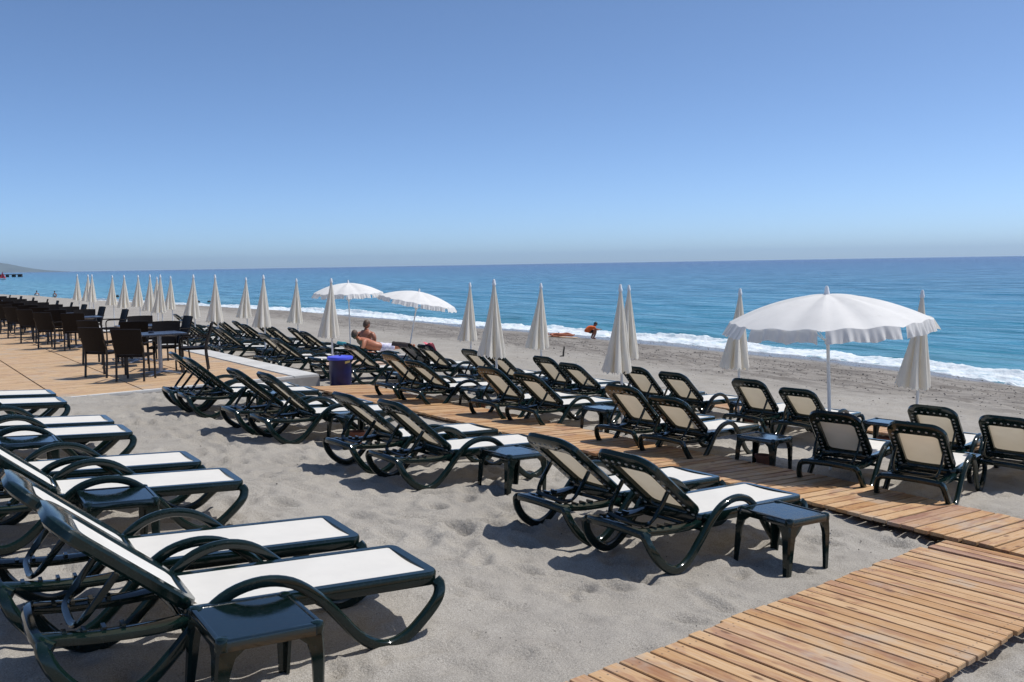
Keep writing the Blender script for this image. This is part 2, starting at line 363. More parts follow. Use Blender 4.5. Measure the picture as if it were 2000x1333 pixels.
# ------------------------------------------------------------------ value noise for terrain
LAT = rng.random((256, 256))
def vnoise(x, y):
    xi = np.floor(x).astype(int); yi = np.floor(y).astype(int); fx = x - xi; fy = y - yi
    fx = fx * fx * (3 - 2 * fx); fy = fy * fy * (3 - 2 * fy)
    a = LAT[xi % 256, yi % 256]; b = LAT[(xi + 1) % 256, yi % 256]; c = LAT[xi % 256, (yi + 1) % 256]; d = LAT[(xi + 1) % 256, (yi + 1) % 256]
    return (a * (1 - fx) + b * fx) * (1 - fy) + (c * (1 - fx) + d * fx) * fy - 0.5
def seg(*parts):
    out = []
    for a, b, d in parts: out.append(np.arange(a, b - 1e-6, d))
    out.append([parts[-1][1]]); return np.concatenate(out)
def grid_object(name, ss, tt, Z, material, smooth=True):
    ns, nt_ = len(ss), len(tt)
    SS, TT = np.meshgrid(ss, tt, indexing='ij')
    co = np.stack([SS, TT, Z], -1).reshape(-1, 3).astype(np.float32)
    idx = np.arange(ns * nt_).reshape(ns, nt_)
    q = np.stack([idx[:-1, :-1], idx[1:, :-1], idx[1:, 1:], idx[:-1, 1:]], -1).reshape(-1, 4)
    me = bpy.data.meshes.new(name); me.vertices.add(len(co)); me.vertices.foreach_set('co', co.ravel())
    me.loops.add(q.size); me.loops.foreach_set('vertex_index', q.ravel().astype(np.int32))
    me.polygons.add(len(q)); me.polygons.foreach_set('loop_start', np.arange(0, q.size, 4, dtype=np.int32)); me.polygons.foreach_set('loop_total', np.full(len(q), 4, dtype=np.int32))
    me.update(calc_edges=True); me.validate()
    me.polygons.foreach_set('use_smooth', [smooth] * len(q)); me.materials.append(material)
    o = link(name, me); o.rotation_euler = (0, 0, AX); return o

# ------------------------------------------------------------------ sand
def build_sand():
    ss = seg((-60, -3, 2.5), (-3, -1, 0.2), (-1, 8.5, 0.036), (8.5, 13, 0.07), (13, 28, 0.14), (28, 60, 4.0))
    tt = seg((-60, 0, 3), (0, 2, 0.15), (2, 9, 0.038), (9, 16, 0.075), (16, 30, 0.16), (30, 70, 0.5), (70, 140, 1.2), (140, 260, 8))
    SS, TT = np.meshgrid(ss, tt, indexing='ij')
    Z = ground(SS, TT)
    near = np.clip((40 - TT) / 20, 0.25, 1)
    soft = np.clip((23.5 - SS) / 3, 0, 1)
    N = 0.050 * vnoise(SS * 0.8 + 3, TT * 0.8 + 9) + 0.036 * vnoise(SS * 2.1, TT * 1.7) + 0.034 * vnoise(SS * 4.3, TT * 3.6 + 5) + 0.013 * vnoise(SS * 9, TT * 8) + 0.005 * vnoise(SS * 19, TT * 18)
    rip = 0.012 * np.sin(SS * 5.2 + 5 * vnoise(SS * .7, TT * .35) + TT * 1.1) * np.clip(vnoise(SS * .4 + 40, TT * .3) + .5, 0, 1) * np.clip((TT - 9) / 6, 0.1, 1)
    D = np.zeros_like(Z)
    def stamp(s, t, a, b, ang, dep):
        r = 2.6 * max(a, b)
        i0, i1 = np.searchsorted(ss, [s - r, s + r]); j0, j1 = np.searchsorted(tt, [t - r, t + r])
        if i1 - i0 < 2 or j1 - j0 < 2: return
        u = SS[i0:i1, j0:j1] - s; v = TT[i0:i1, j0:j1] - t; c, q = math.cos(ang), math.sin(ang)
        x = (u * c + v * q) / a; y = (-u * q + v * c) / b; r2 = x * x + y * y
        D[i0:i1, j0:j1] += dep * (-np.exp(-r2 * 1.3) + 0.55 * np.exp(-(np.sqrt(r2) - 1.45) ** 2 * 5))
    for _ in range(2000):
        s = rng.uniform(-1, 9); t = rng.uniform(0.5, 17)
        L = rng.uniform(0.06, 0.15); stamp(s, t, L, L * rng.uniform(0.4, 0.75), rng.uniform(0, 6.28), rng.uniform(0.008, 0.030))
    for _ in range(75):                                    # lines of footprints
        s, t = (rng.uniform(-0.5, 16), rng.uniform(2, 22)) if _ % 2 else (rng.uniform(1.5, 6), rng.uniform(3, 15)); h = rng.uniform(0, 6.28); side = 1
        for k in range(rng.integers(5, 16)):
            s += 0.62 * math.cos(h); t += 0.62 * math.sin(h); h += rng.normal(0, 0.12); side = -side
            stamp(s - side * 0.09 * math.sin(h), t + side * 0.09 * math.cos(h), 0.145, 0.075, h, rng.uniform(0.030, 0.055))
    for _ in range(1500):
        s = rng.uniform(8, 23); t = rng.uniform(2, 34); L = rng.uniform(0.1, 0.24)
        stamp(s, t, L, L * rng.uniform(0.4, 0.7), rng.uniform(0, 6.28), rng.uniform(0.008, 0.025))
    Z = Z + (N * near + rip + D) * soft
    # keep clear of the timber
    Z = np.where((TT > 15.55) & (SS < 5.6), np.minimum(Z, 0.02), Z)
    o = grid_object('sand_beach', ss, tt, Z, M['sand'])
    tag(o, 'grey beige sand of the beach sloping down to the sea', 'sand', kind='structure')
    return ss, tt, Z
SAND = build_sand()

# ------------------------------------------------------------------ sea, foam, far shore, air
def build_sea():
    ss = seg((-15000, -700, 2860), (-700, -80, 60), (-80, 20, 8), (20, 60, 0.33), (60, 130, 1.1), (130, 400, 10), (400, 1400, 80), (1400, 7000, 560), (7000, 24000, 3400))
    tt = seg((-24000, -6800, 3440), (-6800, -800, 600), (-800, -60, 60), (-60, 8, 4), (8, 60, 0.5), (60, 130, 1.3), (130, 400, 12), (400, 1600, 90), (1600, 7000, 540), (7000, 24000, 3400))
    SS, TT = np.meshgrid(ss, tt, indexing='ij')
    k = np.clip((SS - 26) / 6, 0, 1) * np.clip((200 - SS) / 120, 0, 1) * np.clip((TT + 50) / 40, 0, 1) * np.clip((300 - TT) / 150, 0, 1)
    Z = SEA + k * (0.16 * vnoise(SS * 0.22, TT * 0.06) + 0.10 * vnoise(SS * 0.6 + 7, TT * 0.17) + 0.05 * vnoise(SS * 1.4, TT * 0.5))
    ph = shore(TT) + 4.6 + 2.2 * vnoise(TT * 0.07, TT * 0 + 3.3)
    Z += 0.18 * np.exp(-((SS - ph) / 1.1) ** 2) * (0.6 + 0.9 * vnoise(TT * 0.12, TT * 0 + 8.1)) * (TT > -40) * (TT < 130)
    o = grid_object('sea', ss, tt, Z, M['sea']); tag(o, 'blue green sea reaching to the horizon', 'sea', kind='structure')
build_sea()
def build_foam():
    us = np.arange(0, 1.0001, 1 / 46); tt = seg((4, 36, 0.10), (36, 70, 0.2), (70, 112, 0.5))
    U, TT = np.meshgrid(us, tt, indexing='ij')
    S0 = shore(TT) - 0.35 + 0.75 * vnoise(TT * 0.23, TT * 0 + 1.7) + 0.3 * vnoise(TT * 0.9, TT * 0 + 4.4)
    width = 2.1 + 1.1 * vnoise(TT * 0.10, TT * 0 + 6.2) + 0.7 * vnoise(TT * 0.5, TT * 0 + 11.3); width = width * np.clip((118 - TT) / 60, 0.35, 1)
    SS = S0 + U * width
    base = np.maximum(ground(SS, TT), SEA) + 0.012
    prof = 0.30 * np.exp(-((U - 0.78) / 0.17) ** 2) + 0.10 * np.exp(-((U - 0.4) / 0.2) ** 2)
    amp = 0.55 + 1.1 * vnoise(TT * 0.16 + 30, TT * 0 + 2.1)
    lump = 0.11 * vnoise(SS * 3.1, TT * 2.2) + 0.07 * vnoise(SS * 7, TT * 5) + 0.04 * vnoise(SS * 15, TT * 12)
    edge = np.minimum(U / 0.13, (1 - U) / 0.10)
    mask = np.clip(edge, 0, 1) + 1.5 * vnoise(SS * 2.6 + 5, TT * 1.1) + 0.9 * vnoise(SS * 6, TT * 3.3) + 0.18
    Z = base + prof * np.clip(amp, 0.2, 1.2) + lump * 0.8 - 0.22 * np.clip(0.35 - mask, 0, 1.5) - 0.4 * np.clip(0.5 - edge, 0, 1)
    ns, ntt = len(us), len(tt); co = np.stack([SS, TT, Z], -1).reshape(-1, 3).astype(np.float32)
    o = grid_object('surf_foam', us, tt, Z, M['foam']); o.data.vertices.foreach_set('co', co.ravel()); o.data.update()
    tag(o, 'white foam of the breaking wave along the shore', 'foam', kind='stuff')
build_foam()
def px(x, D, z):                                     # world point at depth D (along view) in the photo column x, absolute height z
    return Vector(((x - 1000) / 1700 * D, D, z))
def build_hill():
    mb = MB(); P = []
    prof = [(-700, 12), (-520, 22), (-380, 20), (-250, 26), (-140, 28), (-60, 25), (-20, 22.5), (0, 21), (25, 16.5), (50, 11), (75, 6.5), (100, 3.2), (135, 0.8), (160, -1)]
    N = 60
    xs = np.linspace(-700, 160, 120); hs = np.interp(xs, [p[0] for p in prof], [p[1] for p in prof])
    rows = []
    for i, (x, h) in enumerate(zip(xs, hs)):
        row = []
        for j in range(9):
            f = j / 8; D = 24000 + 4000 * f; k = math.sin(math.pi * min(1, f * 1.15)) if f < 0.87 else 0.0
            hh = max(-2, h / 1700 * 26000) * (k ** 0.8) * (1 + 0.10 * float(vnoise(np.array(i * .35), np.array(j * 1.3)))) + SEA
            row.append(((x - 1000) / 1700 * D, D, hh - (2.5 if j in (0, 8) else 0)))
        rows.append(row)
    vs_ = [p for r_ in rows for p in r_]
    fs = [(i * 9 + j, (i + 1) * 9 + j, (i + 1) * 9 + j + 1, i * 9 + j + 1) for i in range(119) for j in range(8)]
    mb.add(vs_, fs); o = mb.obj('headland', M['hill']); tag(o, 'hazy blue headland low on the left horizon', 'hill', kind='structure')
build_hill()
def build_haze():
    m = bpy.data.materials.new('sea_air'); m.use_nodes = True; n = m.node_tree; n.nodes.clear()
    v = n.nodes.new('ShaderNodeVolumePrincipled'); v.inputs['Color'].default_value = (0.64, 0.83, 1.0, 1); v.inputs['Density'].default_value = 3.0e-5
    v.inputs['Anisotropy'].default_value = 0.2
    out = n.nodes.new('ShaderNodeOutputMaterial'); n.links.new(v.outputs[0], out.inputs['Volume'])
    mb = MB(); mb.box((0, 0, 256), (90000, 90000, 520)); o = mb.obj('haze', m, smooth=False); o['kind'] = 'stuff'
    tag(o, 'pale sea haze over the whole bay', 'haze', kind='stuff')
build_haze()

# ------------------------------------------------------------------ boardwalks
def plank_meshes(L, Wd, H=0.03, n=5):
    out = []
    for k in range(n):
        mb = MB(); dl = random.uniform(-.012, .012)
        mb.box((dl, 0, 0), (L + random.uniform(-.015, .015), Wd, H)); me = mb.mesh('plank', M['plank'], bevel=0.003, smooth=False)
        out.append(me)
    return out
def strip_z(s, t): return float(ground(s, t))
def boardwalk(label, stations, L, pitch, top, panels):
    """stations: list of (s, t, yaw of the plank's long side in degrees from seaward)"""
    root = thing('boardwalk'); tag(root, label, 'boardwalk', kind='structure')
    meshes = plank_meshes(L, pitch - 0.013)
    for i, (s, t, yaw) in enumerate(stations):
        k = i // panels
        rs = random.Random(k * 7 + int(L * 100)); ds = rs.uniform(-.05, .05); dz = rs.uniform(-.008, .010); dy = rs.uniform(-1.2, 1.2)
        o = link('plank', meshes[i % len(meshes)] if random.random() < .7 else random.choice(meshes), root)
        o.matrix_world = slope_matrix(s + ds * math.cos(R(yaw)), t + ds * math.sin(R(yaw)), 34 + yaw + dy + random.uniform(-.25, .25), top + dz + random.uniform(-.002, .003) - .015)
        if random.random() < .5:
            o.matrix_world = o.matrix_world @ Matrix.Rotation(math.pi, 4, 'Z')
    # bearers underneath
    for off in (-0.36, 0.36):
        path = []
        for (s, t, yaw) in stations[::6] + [stations[-1]]:
            p = W(s + off * L * math.cos(R(yaw)), t + off * L * math.sin(R(yaw)), top - .03 - .034); path.append(p)
        MB().tube(path, .05, .06, ref=(0, 0, 1), n=6, ex=8, sub=1).obj('bearer', M['bearer'], root, smooth=False)
    return root
def lerp_line(pts, x): return float(np.interp(x, [p[0] for p in pts], [p[1] for p in pts]))
cA = [(1.0, 7.34), (3.5, 7.32), (5.5, 7.30), (8, 7.0), (11, 6.70), (14.6, 6.42)]
A_ST = []; t = 1.6
while t < 15.3:
    A_ST.append((lerp_line(cA, t) + 0.0, t, 6 if t > 6.5 else 3)); t += 0.125
boardwalk('plank boardwalk running between the lounger rows parallel to the shore', A_ST, 1.25, 0.125, 0.10, 17)
B_ST = []; q = 0.0
while q < 5.62:
    a = R(7.6); s0, t0 = 1.15, 2.40
    B_ST.append((s0 + q * math.cos(a), t0 + q * math.sin(a), 97.6)); q += 0.116
boardwalk('wide plank boardwalk in the lower right corner leading to the other boardwalk', B_ST, 1.12, 0.116, 0.075, 23)
def thin_walk():
    root = thing('boardwalk'); tag(root, 'narrow plank path beyond the feet of the seaward loungers', 'boardwalk', kind='structure')
    mb = MB(); t = 2.0
    while t < 19:
        s = 12.15 - .05 * (t - 6); m = slope_matrix(s, t, 36 + random.uniform(-1, 1), .05)
        k = len(mb.v); mb.box((0, 0, 0), (.75, .115, .03)); mb.v[k:] = [tuple(m @ Vector(p)) for p in mb.v[k:]]; t += .125
    o = mb.obj('plank_row', M['plank'], root, smooth=False); o['kind'] = 'stuff'
thin_walk()

# ------------------------------------------------------------------ deck
DK = 0.18; DC = W(6.12, 15.62); DA = AX + R(2.4)
def deck():
    root = thing('terrace_deck'); root.location = (DC.x, DC.y, 0); root.rotation_euler = (0, 0, DA)
    tag(root, 'raised timber terrace with white concrete edge carrying the dining tables', 'deck', kind='structure')
    # local: x seaward (0 at right edge, negative inland), y along shore
    xi, xo, y0, y1 = -14.0, 0.0, 0.0, 62.0
    MB().box(((xi + xo - .5) / 2, (y0 + y1) / 2 + .14, DK / 2 - .29), (xo - xi - .52, y1 - y0 - .26, DK + .5), None).obj('slab', M['concrete_face'], root, smooth=False)
    MB().box((-.25, (y0 + y1) / 2, DK - .205), (.5, y1 - y0, .43)).obj('edge_kerb', M['concrete'], root, smooth=False, bevel=.012)
    MB().box((xi / 2 - .25, .065, DK - .206), (-xi - .5, .13, .43)).obj('front_kerb', M['concrete'], root, smooth=False, bevel=.012)
    MB().box((xi / 2, -.006, DK - .245), (-xi - .004, .03, .43)).obj('front_face', M['concrete_face'], root, smooth=False)
    mb = MB(); x = -.52; k = 0
    while x > xi:
        wlen = 1.30; y = .145
        while y < y1:
            mb.box((x - wlen / 2, y + .06, DK - .012 + random.uniform(-.0015, .0015)), (wlen - .030, .113, .026)); y += .12
        x -= wlen; k += 1
    o = mb.obj('deck_board', M['deckwood'], root, smooth=False); o['kind'] = 'stuff'
deck()
def DP(x, y, z=0.0):
    c, s = math.cos(DA), math.sin(DA); return Vector((DC.x + x * c - y * s, DC.y + x * s + y * c, DK + .002 + z))

# ------------------------------------------------------------------ sun lounger
def build_lounger(back_deg):
    root = thing('sun_lounger')
    for sgn in (-1, 1):
        P = [(.03, .262, .308), (.035, .292, .272), (.085, .316, .180), (.18, .327, .085), (.31, .330, .030), (.44, .330, .075), (.56, .331, .195), (.68, .334, .335), (.80, .340, .432), (.95, .343, .468),
             (1.10, .341, .440), (1.24, .336, .345), (1.36, .332, .220), (1.48, .330, .095), (1.61, .330, .029), (1.74, .330, .060), (1.85, .328, .150), (1.925, .318, .232), (1.945, .298, .290), (1.93, .275, .318)]
        MB().tube([(x, sgn * y, z) for x, y, z in P], .050, lambda f: .060 + .006 * math.sin(f * 9), ref=(0, 1, 0), n=10, ex=2.8, sub=4).obj('side_frame', M['plastic'], root)
    hr = [(.070, -.283, .285), (.028, -.250, .303), (.005, -.15, .315), (.0, 0, .320), (.005, .15, .315), (.028, .250, .303), (.070, .283, .285)]
    MB().tube(hr, .060, .050, ref=(0, 0, 1), n=10, ex=3, sub=4).obj('head_rail', M['plastic'], root)
    for sgn in (-1, 1):
        mb = MB(); mb.tube([(.03, sgn * .215, .308), (.25, sgn * .225, .290), (.50, sgn * .235, .290), (.74, sgn * .245, .318)], .105, .048, ref=(0, 1, 0), n=10, ex=4, sub=4)
        for x in (.12, .20, .28, .36): mb.box((x, sgn * .205, .318), (.018, .06, .020))
        mb.obj('base_rail', M['plastic'], root)
    MB().tube([(.62, -.33, .27), (.64, 0, .272), (.62, .33, .27)], .045, .03, ref=(1, 0, 0), n=8, ex=3, sub=3).obj('cross_brace', M['plastic'], root)
    outer = rrect(.62, 1.952, -.285, .285, .06); inner = rrect(.655, 1.885, -.232, .232, .02)
    MB().ring(outer, inner, lambda a, b, z: (a, b, .330 + z), .074, [(0, .36), (.10, .5), (.88, .5), (1, .28), (1, -.28), (.88, -.5), (.08, -.5), (0, -.38)]).obj('seat_frame', M['plastic'], root)
    def seat(u, v):
        x = .62 + u * 1.268; y = -.236 + v * .472
        return (x, y, .364 - .016 * math.sin(math.pi * v) * (0.5 + .5 * math.cos(u * 6.2) * .4) - .010 * math.exp(-((u - .15) / .15) ** 2) * math.sin(math.pi * v))
    MB().grid(22, 8, seat).obj('seat_fabric', M['sling'], root)
    a = R(back_deg); ca, sa = math.cos(a), math.sin(a)
    def bf(u, y, n): return (.672 - u * ca + n * sa, y, .350 + u * sa + n * ca)
    oo = rrect(.0, .760, -.280, .280, .12, 7); ii = rrect(.05, .618, -.180, .180, .04, 7)
    oo = [(x + (.040 * math.cos(y / .28 * 1.45) if x > .5 else 0) * (x - .5) / .23, y * (1 - .05 * (x / .73))) for x, y in oo]
    bk = MB().ring(oo, ii, lambda u, y, n: bf(u, y, n), .058).obj('backrest_frame', M['plastic'], root)
    def bfab(u, v):
        uu = -.03 + u * .675; yy = (-.202 + v * .404); return bf(uu, yy, .018 - .020 * math.sin(math.pi * v) * math.sin(math.pi * min(1, max(0, u))))
    MB().grid(14, 8, bfab).obj('back_fabric', M['sling'], root)
    mb = MB(); ax = Vector((sa, 0, ca)); q = Vector((0, 0, 1)).rotation_difference(ax).to_matrix()
    pts = [(.688 + .020 * math.cos(y * 6), y) for y in np.linspace(-.165, .165, 6)] + [(u, s_ * (.230 - .010 * u / .6)) for s_ in (-1, 1) for u in np.linspace(.06, .61, 9)]
    for u, y in pts: mb.lathe([(.0125, -.004), (.0125, .003), (.008, .005)], 8, bf(u, y, -.030), q @ Matrix.Rotation(math.pi, 3, 'X'))
    st = mb.obj('hole_light_dots', M['hole_light'], bk); st['kind'] = 'stuff'  # pale dots stand in for light showing through holes in the frame
    if back_deg > 25:
        p1 = bf(.40, -.20, -.04); lo = (p1[0] - .25 * sa * 1.0, p1[2] - .36 * ca)
        zb = .322; xb = .17
        path = [(p1[0], -.215, p1[2]), ((p1[0] + xb + .05) / 2, -.217, (p1[2] + zb + .08) / 2), (xb + .05, -.212, zb + .08), (xb + .012, -.190, zb + .025), (xb - .008, -.13, zb + .004), (xb - .012, 0, zb), (xb - .008, .13, zb + .004), (xb + .012, .190, zb + .025), (xb + .05, .212, zb + .08), ((p1[0] + xb + .05) / 2, .217, (p1[2] + zb + .08) / 2), (p1[0], .215, p1[2])]
        MB().tube(path, .036, .024, ref=(1, 0, .6), n=8, ex=3, sub=3).obj('back_strut', M['plastic'], root)
    for sgn in (-1, 1):
        MB().lathe([(.010, -.02), (.026, -.018), (.028, .0), (.026, .018), (.010, .02)], 12, (.672, sgn * .30, .350), Matrix.Rotation(R(90), 3, 'X')).obj('hinge_knob', M['plastic'], root)
    return root
PROTO = {}
def place_lounger(s, t, yaw, label, group, back=41):
    if back not in PROTO: PROTO[back] = build_lounger(back); o = PROTO[back]
    else: o = copy_tree(PROTO[back])
    o.matrix_world = slope_matrix(s, t, yaw + random.uniform(-1.6, 1.6), -.010)
    tag(o, label, 'sun lounger', group); return o

ROWL = [(0.28, 4.39, 32), (0.19, 5.20, 33), (0.02, 7.02, 34), (-0.08, 7.82, 35), (-0.30, 9.59, 36), (-0.34, 10.37, 36), (-0.58, 12.12, 37), (-0.60, 13.00, 37)]
ROWM = [(3.87, 4.56, 41), (3.80, 5.35, 41), (3.50, 7.50, 40), (3.40, 8.34, 40), (3.20, 10.30, 36), (3.08, 11.10, 36), (2.91, 12.72, 33), (2.86, 13.46, 33)]
ROW2 = [(7.63, 4.63, 52), (7.53, 5.46, 52), (6.98, 7.33, 47), (6.94, 8.11, 47), (6.87, 10.05, 44), (6.72, 10.82, 44), (6.42, 12.56, 42), (6.33, 13.32, 42), (6.85, 16.15, 40), (6.62, 17.15, 38), (6.15, 18.45, 38), (6.12, 19.3, 38), (6.02, 22.3, 36), (6.0, 23.15, 36), (6.0, 25.3, 36), (6.0, 26.1, 36)]
ROW1 = [(9.43, 4.69, 50), (9.32, 5.46, 50), (9.72, 7.62, 48), (9.58, 8.38, 48), (9.48, 9.80, 46), (9.38, 10.58, 46), (9.02, 11.80, 44), (8.99, 12.58, 44), (8.72, 13.75, 43), (8.63, 14.50, 43), (8.52, 16.12, 42), (8.43, 16.92, 42), (8.25, 19.45, 32), (8.18, 20.40, 38), (7.97, 21.60, 38), (7.90, 22.40, 38), (7.77, 23.58, 38), (7.70, 24.36, 38), (7.60, 25.4, 37), (7.53, 26.2, 37), (7.42, 27.2, 37), (7.36, 28.0, 37), (7.10, 30.4, 37), (7.00, 31.3, 37)]
for i, (s, t, y) in enumerate(ROWL):
    place_lounger(s, t, y, f'dark green lounger, {ORD[i]} from the camera in the row at the left edge', 'loungers at the left edge', 37 if i != 3 else 34)
for i, (s, t, y) in enumerate(ROWM):
    place_lounger(s, t, y, f'dark green lounger, {ORD[i]} from the camera in the row left of the boardwalk', 'loungers left of the boardwalk', (36, 36, 38, 36, 39, 37, 38, 40)[i])
for i, (s, t, y) in enumerate(ROW2):
    if i == 9: lab = 'lounger laid flat under a beige towel behind the blue bin'
    else: lab = f'dark green lounger, {ORD[i]} from the camera in the row just right of the boardwalk'
    place_lounger(s, t, y, lab, 'loungers just right of the boardwalk', 8 if i == 9 else (38 if i < 2 else (36, 38, 34, 39)[(i * 5) % 4]))
for i, (s, t, y) in enumerate(ROW1):
    if i == 12: lab = 'lounger with its back lowered carrying the reclining man'
    elif i == 13: lab = 'lounger on which the woman in navy sits'
    else: lab = f'dark green lounger, {ORD[i]} from the camera in the row nearest the sea'
    place_lounger(s, t, y, lab, 'loungers in the seaward row', 22 if i == 12 else (8 if i == 13 else (36 if i in (10, 11) else (36, 39, 34, 38)[(i * 3) % 4])))

# ------------------------------------------------------------------ side tables and pots
def build_side_table():
    root = thing('side_table'); h = .40; a = .235
    tp = MB(); o_ = rrect(-a, a, -a, a, .045, 5)
    n = len(o_); lv = [(1.0, h - .052), (1.0, h - .010), (.985, h - .002), (.93, h), (.905, h - .001), (.895, h - .006), (.89, h - .006)]
    vs_ = [(x * f, y * f, z) for f, z in lv for x, y in o_]; fs = [(i * n + k, i * n + (k + 1) % n, (i + 1) * n + (k + 1) % n, (i + 1) * n + k) for i in range(len(lv) - 1) for k in range(n)]
    fs += [tuple(range((len(lv) - 1) * n, len(lv) * n)), tuple(range(n))[::-1]]
    tp.add(vs_, fs).obj('table_top', M['table_plastic'], root)
    for sx in (-1, 1):
        for sy in (-1, 1):
            mb = MB(); prof = []
            lv = [(0.0, .042, .012), (.06, .046, .012), (.25, .062, .010), (.315, .078, .006), (.352, .120, .003)]
            for z, wd, out in lv:
                th = .016; c = a + out - .004
                L = [(c, c), (c - wd, c), (c - wd, c - th), (c - th, c - th), (c - th, c - wd), (c, c - wd)]
                r_ = .012; L[0] = (c - r_, c); L.insert(0, (c, c - r_))
                prof.append([(sx * x, sy * y, z) for x, y in L])
            k = len(prof[0]); vs_ = [p for r2 in prof for p in r2]
            fs = [(i * k + j, i * k + (j + 1) % k, (i + 1) * k + (j + 1) % k, (i + 1) * k + j) for i in range(len(prof) - 1) for j in range(k)] + [tuple(range(k)), tuple(range((len(prof) - 1) * k, len(prof) * k))]
            mb.add(vs_, fs)
            mb.lathe([(.0, h - .06), (.030, h - .05), (.032, h - .012), (.026, h + .002), (.012, h + .006), (.0, h + .007)], 10, (sx * (a - .026), sy * (a - .026), 0))
            mb.obj('leg', M['plastic'], root, angle=35)
    return root
TPROTO = build_side_table()
def build_pot():
    root = thing('terracotta_pot')
    MB().lathe([(.062, 0), (.066, .004), (.088, .13), (.104, .132), (.106, .17), (.098, .172), (.090, .135), (.086, .12), (.01, .118)], 24).obj('pot_body', M['terracotta'], root)
    MB().lathe([(.0, .10), (.087, .121), (.03, .128), (.0, .129)], 16).obj('sand_fill', M['sand'], root)
    return root
PPROTO = build_pot()
TABLES = [(1.12, 3.80, 34, 'dark green side table at the lower left corner beside the nearest lounger', 'tab'), (1.00, 6.45, 33, 'dark green side table between the second and third loungers at the left edge', ''), (.68, 9.0, 34, 'dark green side table cut by the left picture edge', 'pot'),
    (5.10, 4.08, 36, 'dark green side table right of the nearest lounger pair beside the boardwalk', ''), (4.62, 6.90, 38, 'dark green side table beside the third lounger left of the boardwalk', ''), (4.22, 9.75, 38, 'dark green side table beside the fifth lounger left of the boardwalk', 'pot'), (3.95, 12.1, 36, 'dark green side table beside the seventh lounger left of the boardwalk', ''),
    (7.95, 6.62, 47, 'dark green side table with a pot under it, just right of the boardwalk', 'pot'), (7.80, 9.30, 46, 'dark green side table beside the fifth lounger right of the boardwalk', ''), (7.42, 12.0, 45, 'dark green side table beside the seventh lounger right of the boardwalk', 'pot'), (7.35, 14.6, 43, 'dark green side table right of the blue bin', ''), (6.9, 20.9, 40, 'dark green side table far behind the blue bin', ''),
    (10.72, 6.85, 47, 'dark green side table with a pot under it in the seaward row at the right', 'pot'), (10.55, 9.05, 46, 'dark green side table by the closed parasol left of the big open parasol', 'pot'), (10.0, 11.15, 45, 'dark green side table by the two overlapping closed parasols in the seaward row', ''), (9.75, 13.25, 44, 'dark green side table in the middle of the seaward row', ''), (9.45, 15.5, 43, 'dark green side table beside the lounger with the pink cloth', 'pot'), (9.0, 18.3, 40, 'dark green side table near the reclining man', '')]
for i, (s, t, y, lab, ex) in enumerate(TABLES):
    o = TPROTO if i == 0 else copy_tree(TPROTO); o.matrix_world = slope_matrix(s, t, y, -.006); tag(o, lab, 'side table', 'side tables between the loungers')
pots = [(s, t, lab) for s, t, y, lab, ex in TABLES if ex == 'pot']
PL = ['terracotta ash pot under the table at the left picture edge', 'terracotta ash pot beside the fifth lounger left of the boardwalk', 'terracotta ash pot under the table just right of the boardwalk', 'terracotta ash pot under a table right of the boardwalk, far one', 'terracotta ash pot under the table below the big open parasol', 'terracotta ash pot by the closed parasol left of the big open parasol', 'terracotta ash pot near the lounger with the pink cloth']
for i, (s, t, lab) in enumerate(pots):
    o = PPROTO if i == 0 else copy_tree(PPROTO); o.matrix_world = slope_matrix(s + .06, t + .05, 20 * i, -.012); tag(o, PL[i], 'flower pot', 'terracotta pots under the tables')

# ------------------------------------------------------------------ parasols
def build_closed(variant):
    root = thing('closed_parasol'); rs = random.Random(variant)
    MB().lathe([(.019, -.35), (.019, 2.06)], 12).obj('pole', M['pole'], root)
    MB().lathe([(.0, 2.045), (.030, 2.05), (.033, 2.08), (.024, 2.10), (.022, 2.13), (.014, 2.15), (.0, 2.153)], 12).obj('finial', M['tip'], root)
    ph = rs.uniform(0, 6.28); nf = 7; am = [rs.uniform(.45, 1.35) for _ in range(nf)]; jit = [rs.uniform(-.25, .25) for _ in range(nf)]
    bot = [rs.uniform(-.03, .03) for _ in range(nf)]
    def can(u, v):
        q = 2 * math.pi * u; z = 2.07 - v * 1.17
        x = q * nf / (2 * math.pi) ; k = int(x) % nf; f = x - int(x)
        a0, a1 = am[k], am[(k + 1) % nf]; a_ = a0 + (a1 - a0) * f
        fold = abs(math.sin(math.pi * (f + .15 * math.sin(3 * v + jit[k] * 6)))) ** 0.7
        rr = .020 + .168 * (v ** 1.10) + (.135 * v ** 1.2) * (fold - .55) * a_
        rr += .006 * v * math.sin(q * 13 + ph + 3 * v) + .004 * v * math.sin(q * 21 + 5 * v)
        off = .095 * v ** 1.6
        z += v ** 6 * (bot[k] * (1 - f) + bot[(k + 1) % nf] * f) + .018 * (v ** 8) * math.sin(q * 24 + ph)
        qq = q + .25 * v + ph
        return (rr * math.cos(qq) * .92 - off, rr * math.sin(qq), z)
    MB().grid(128, 26, can).obj('canopy', M['canvas'], root, angle=75)
    def strap(u, v):
        q = 2 * math.pi * u; p = can(u, .0); r_ = .125 + .012 * math.sin(q * 8); return (r_ * math.cos(q) - .02, r_ * math.sin(q), 1.56 + .03 * v)
    return root
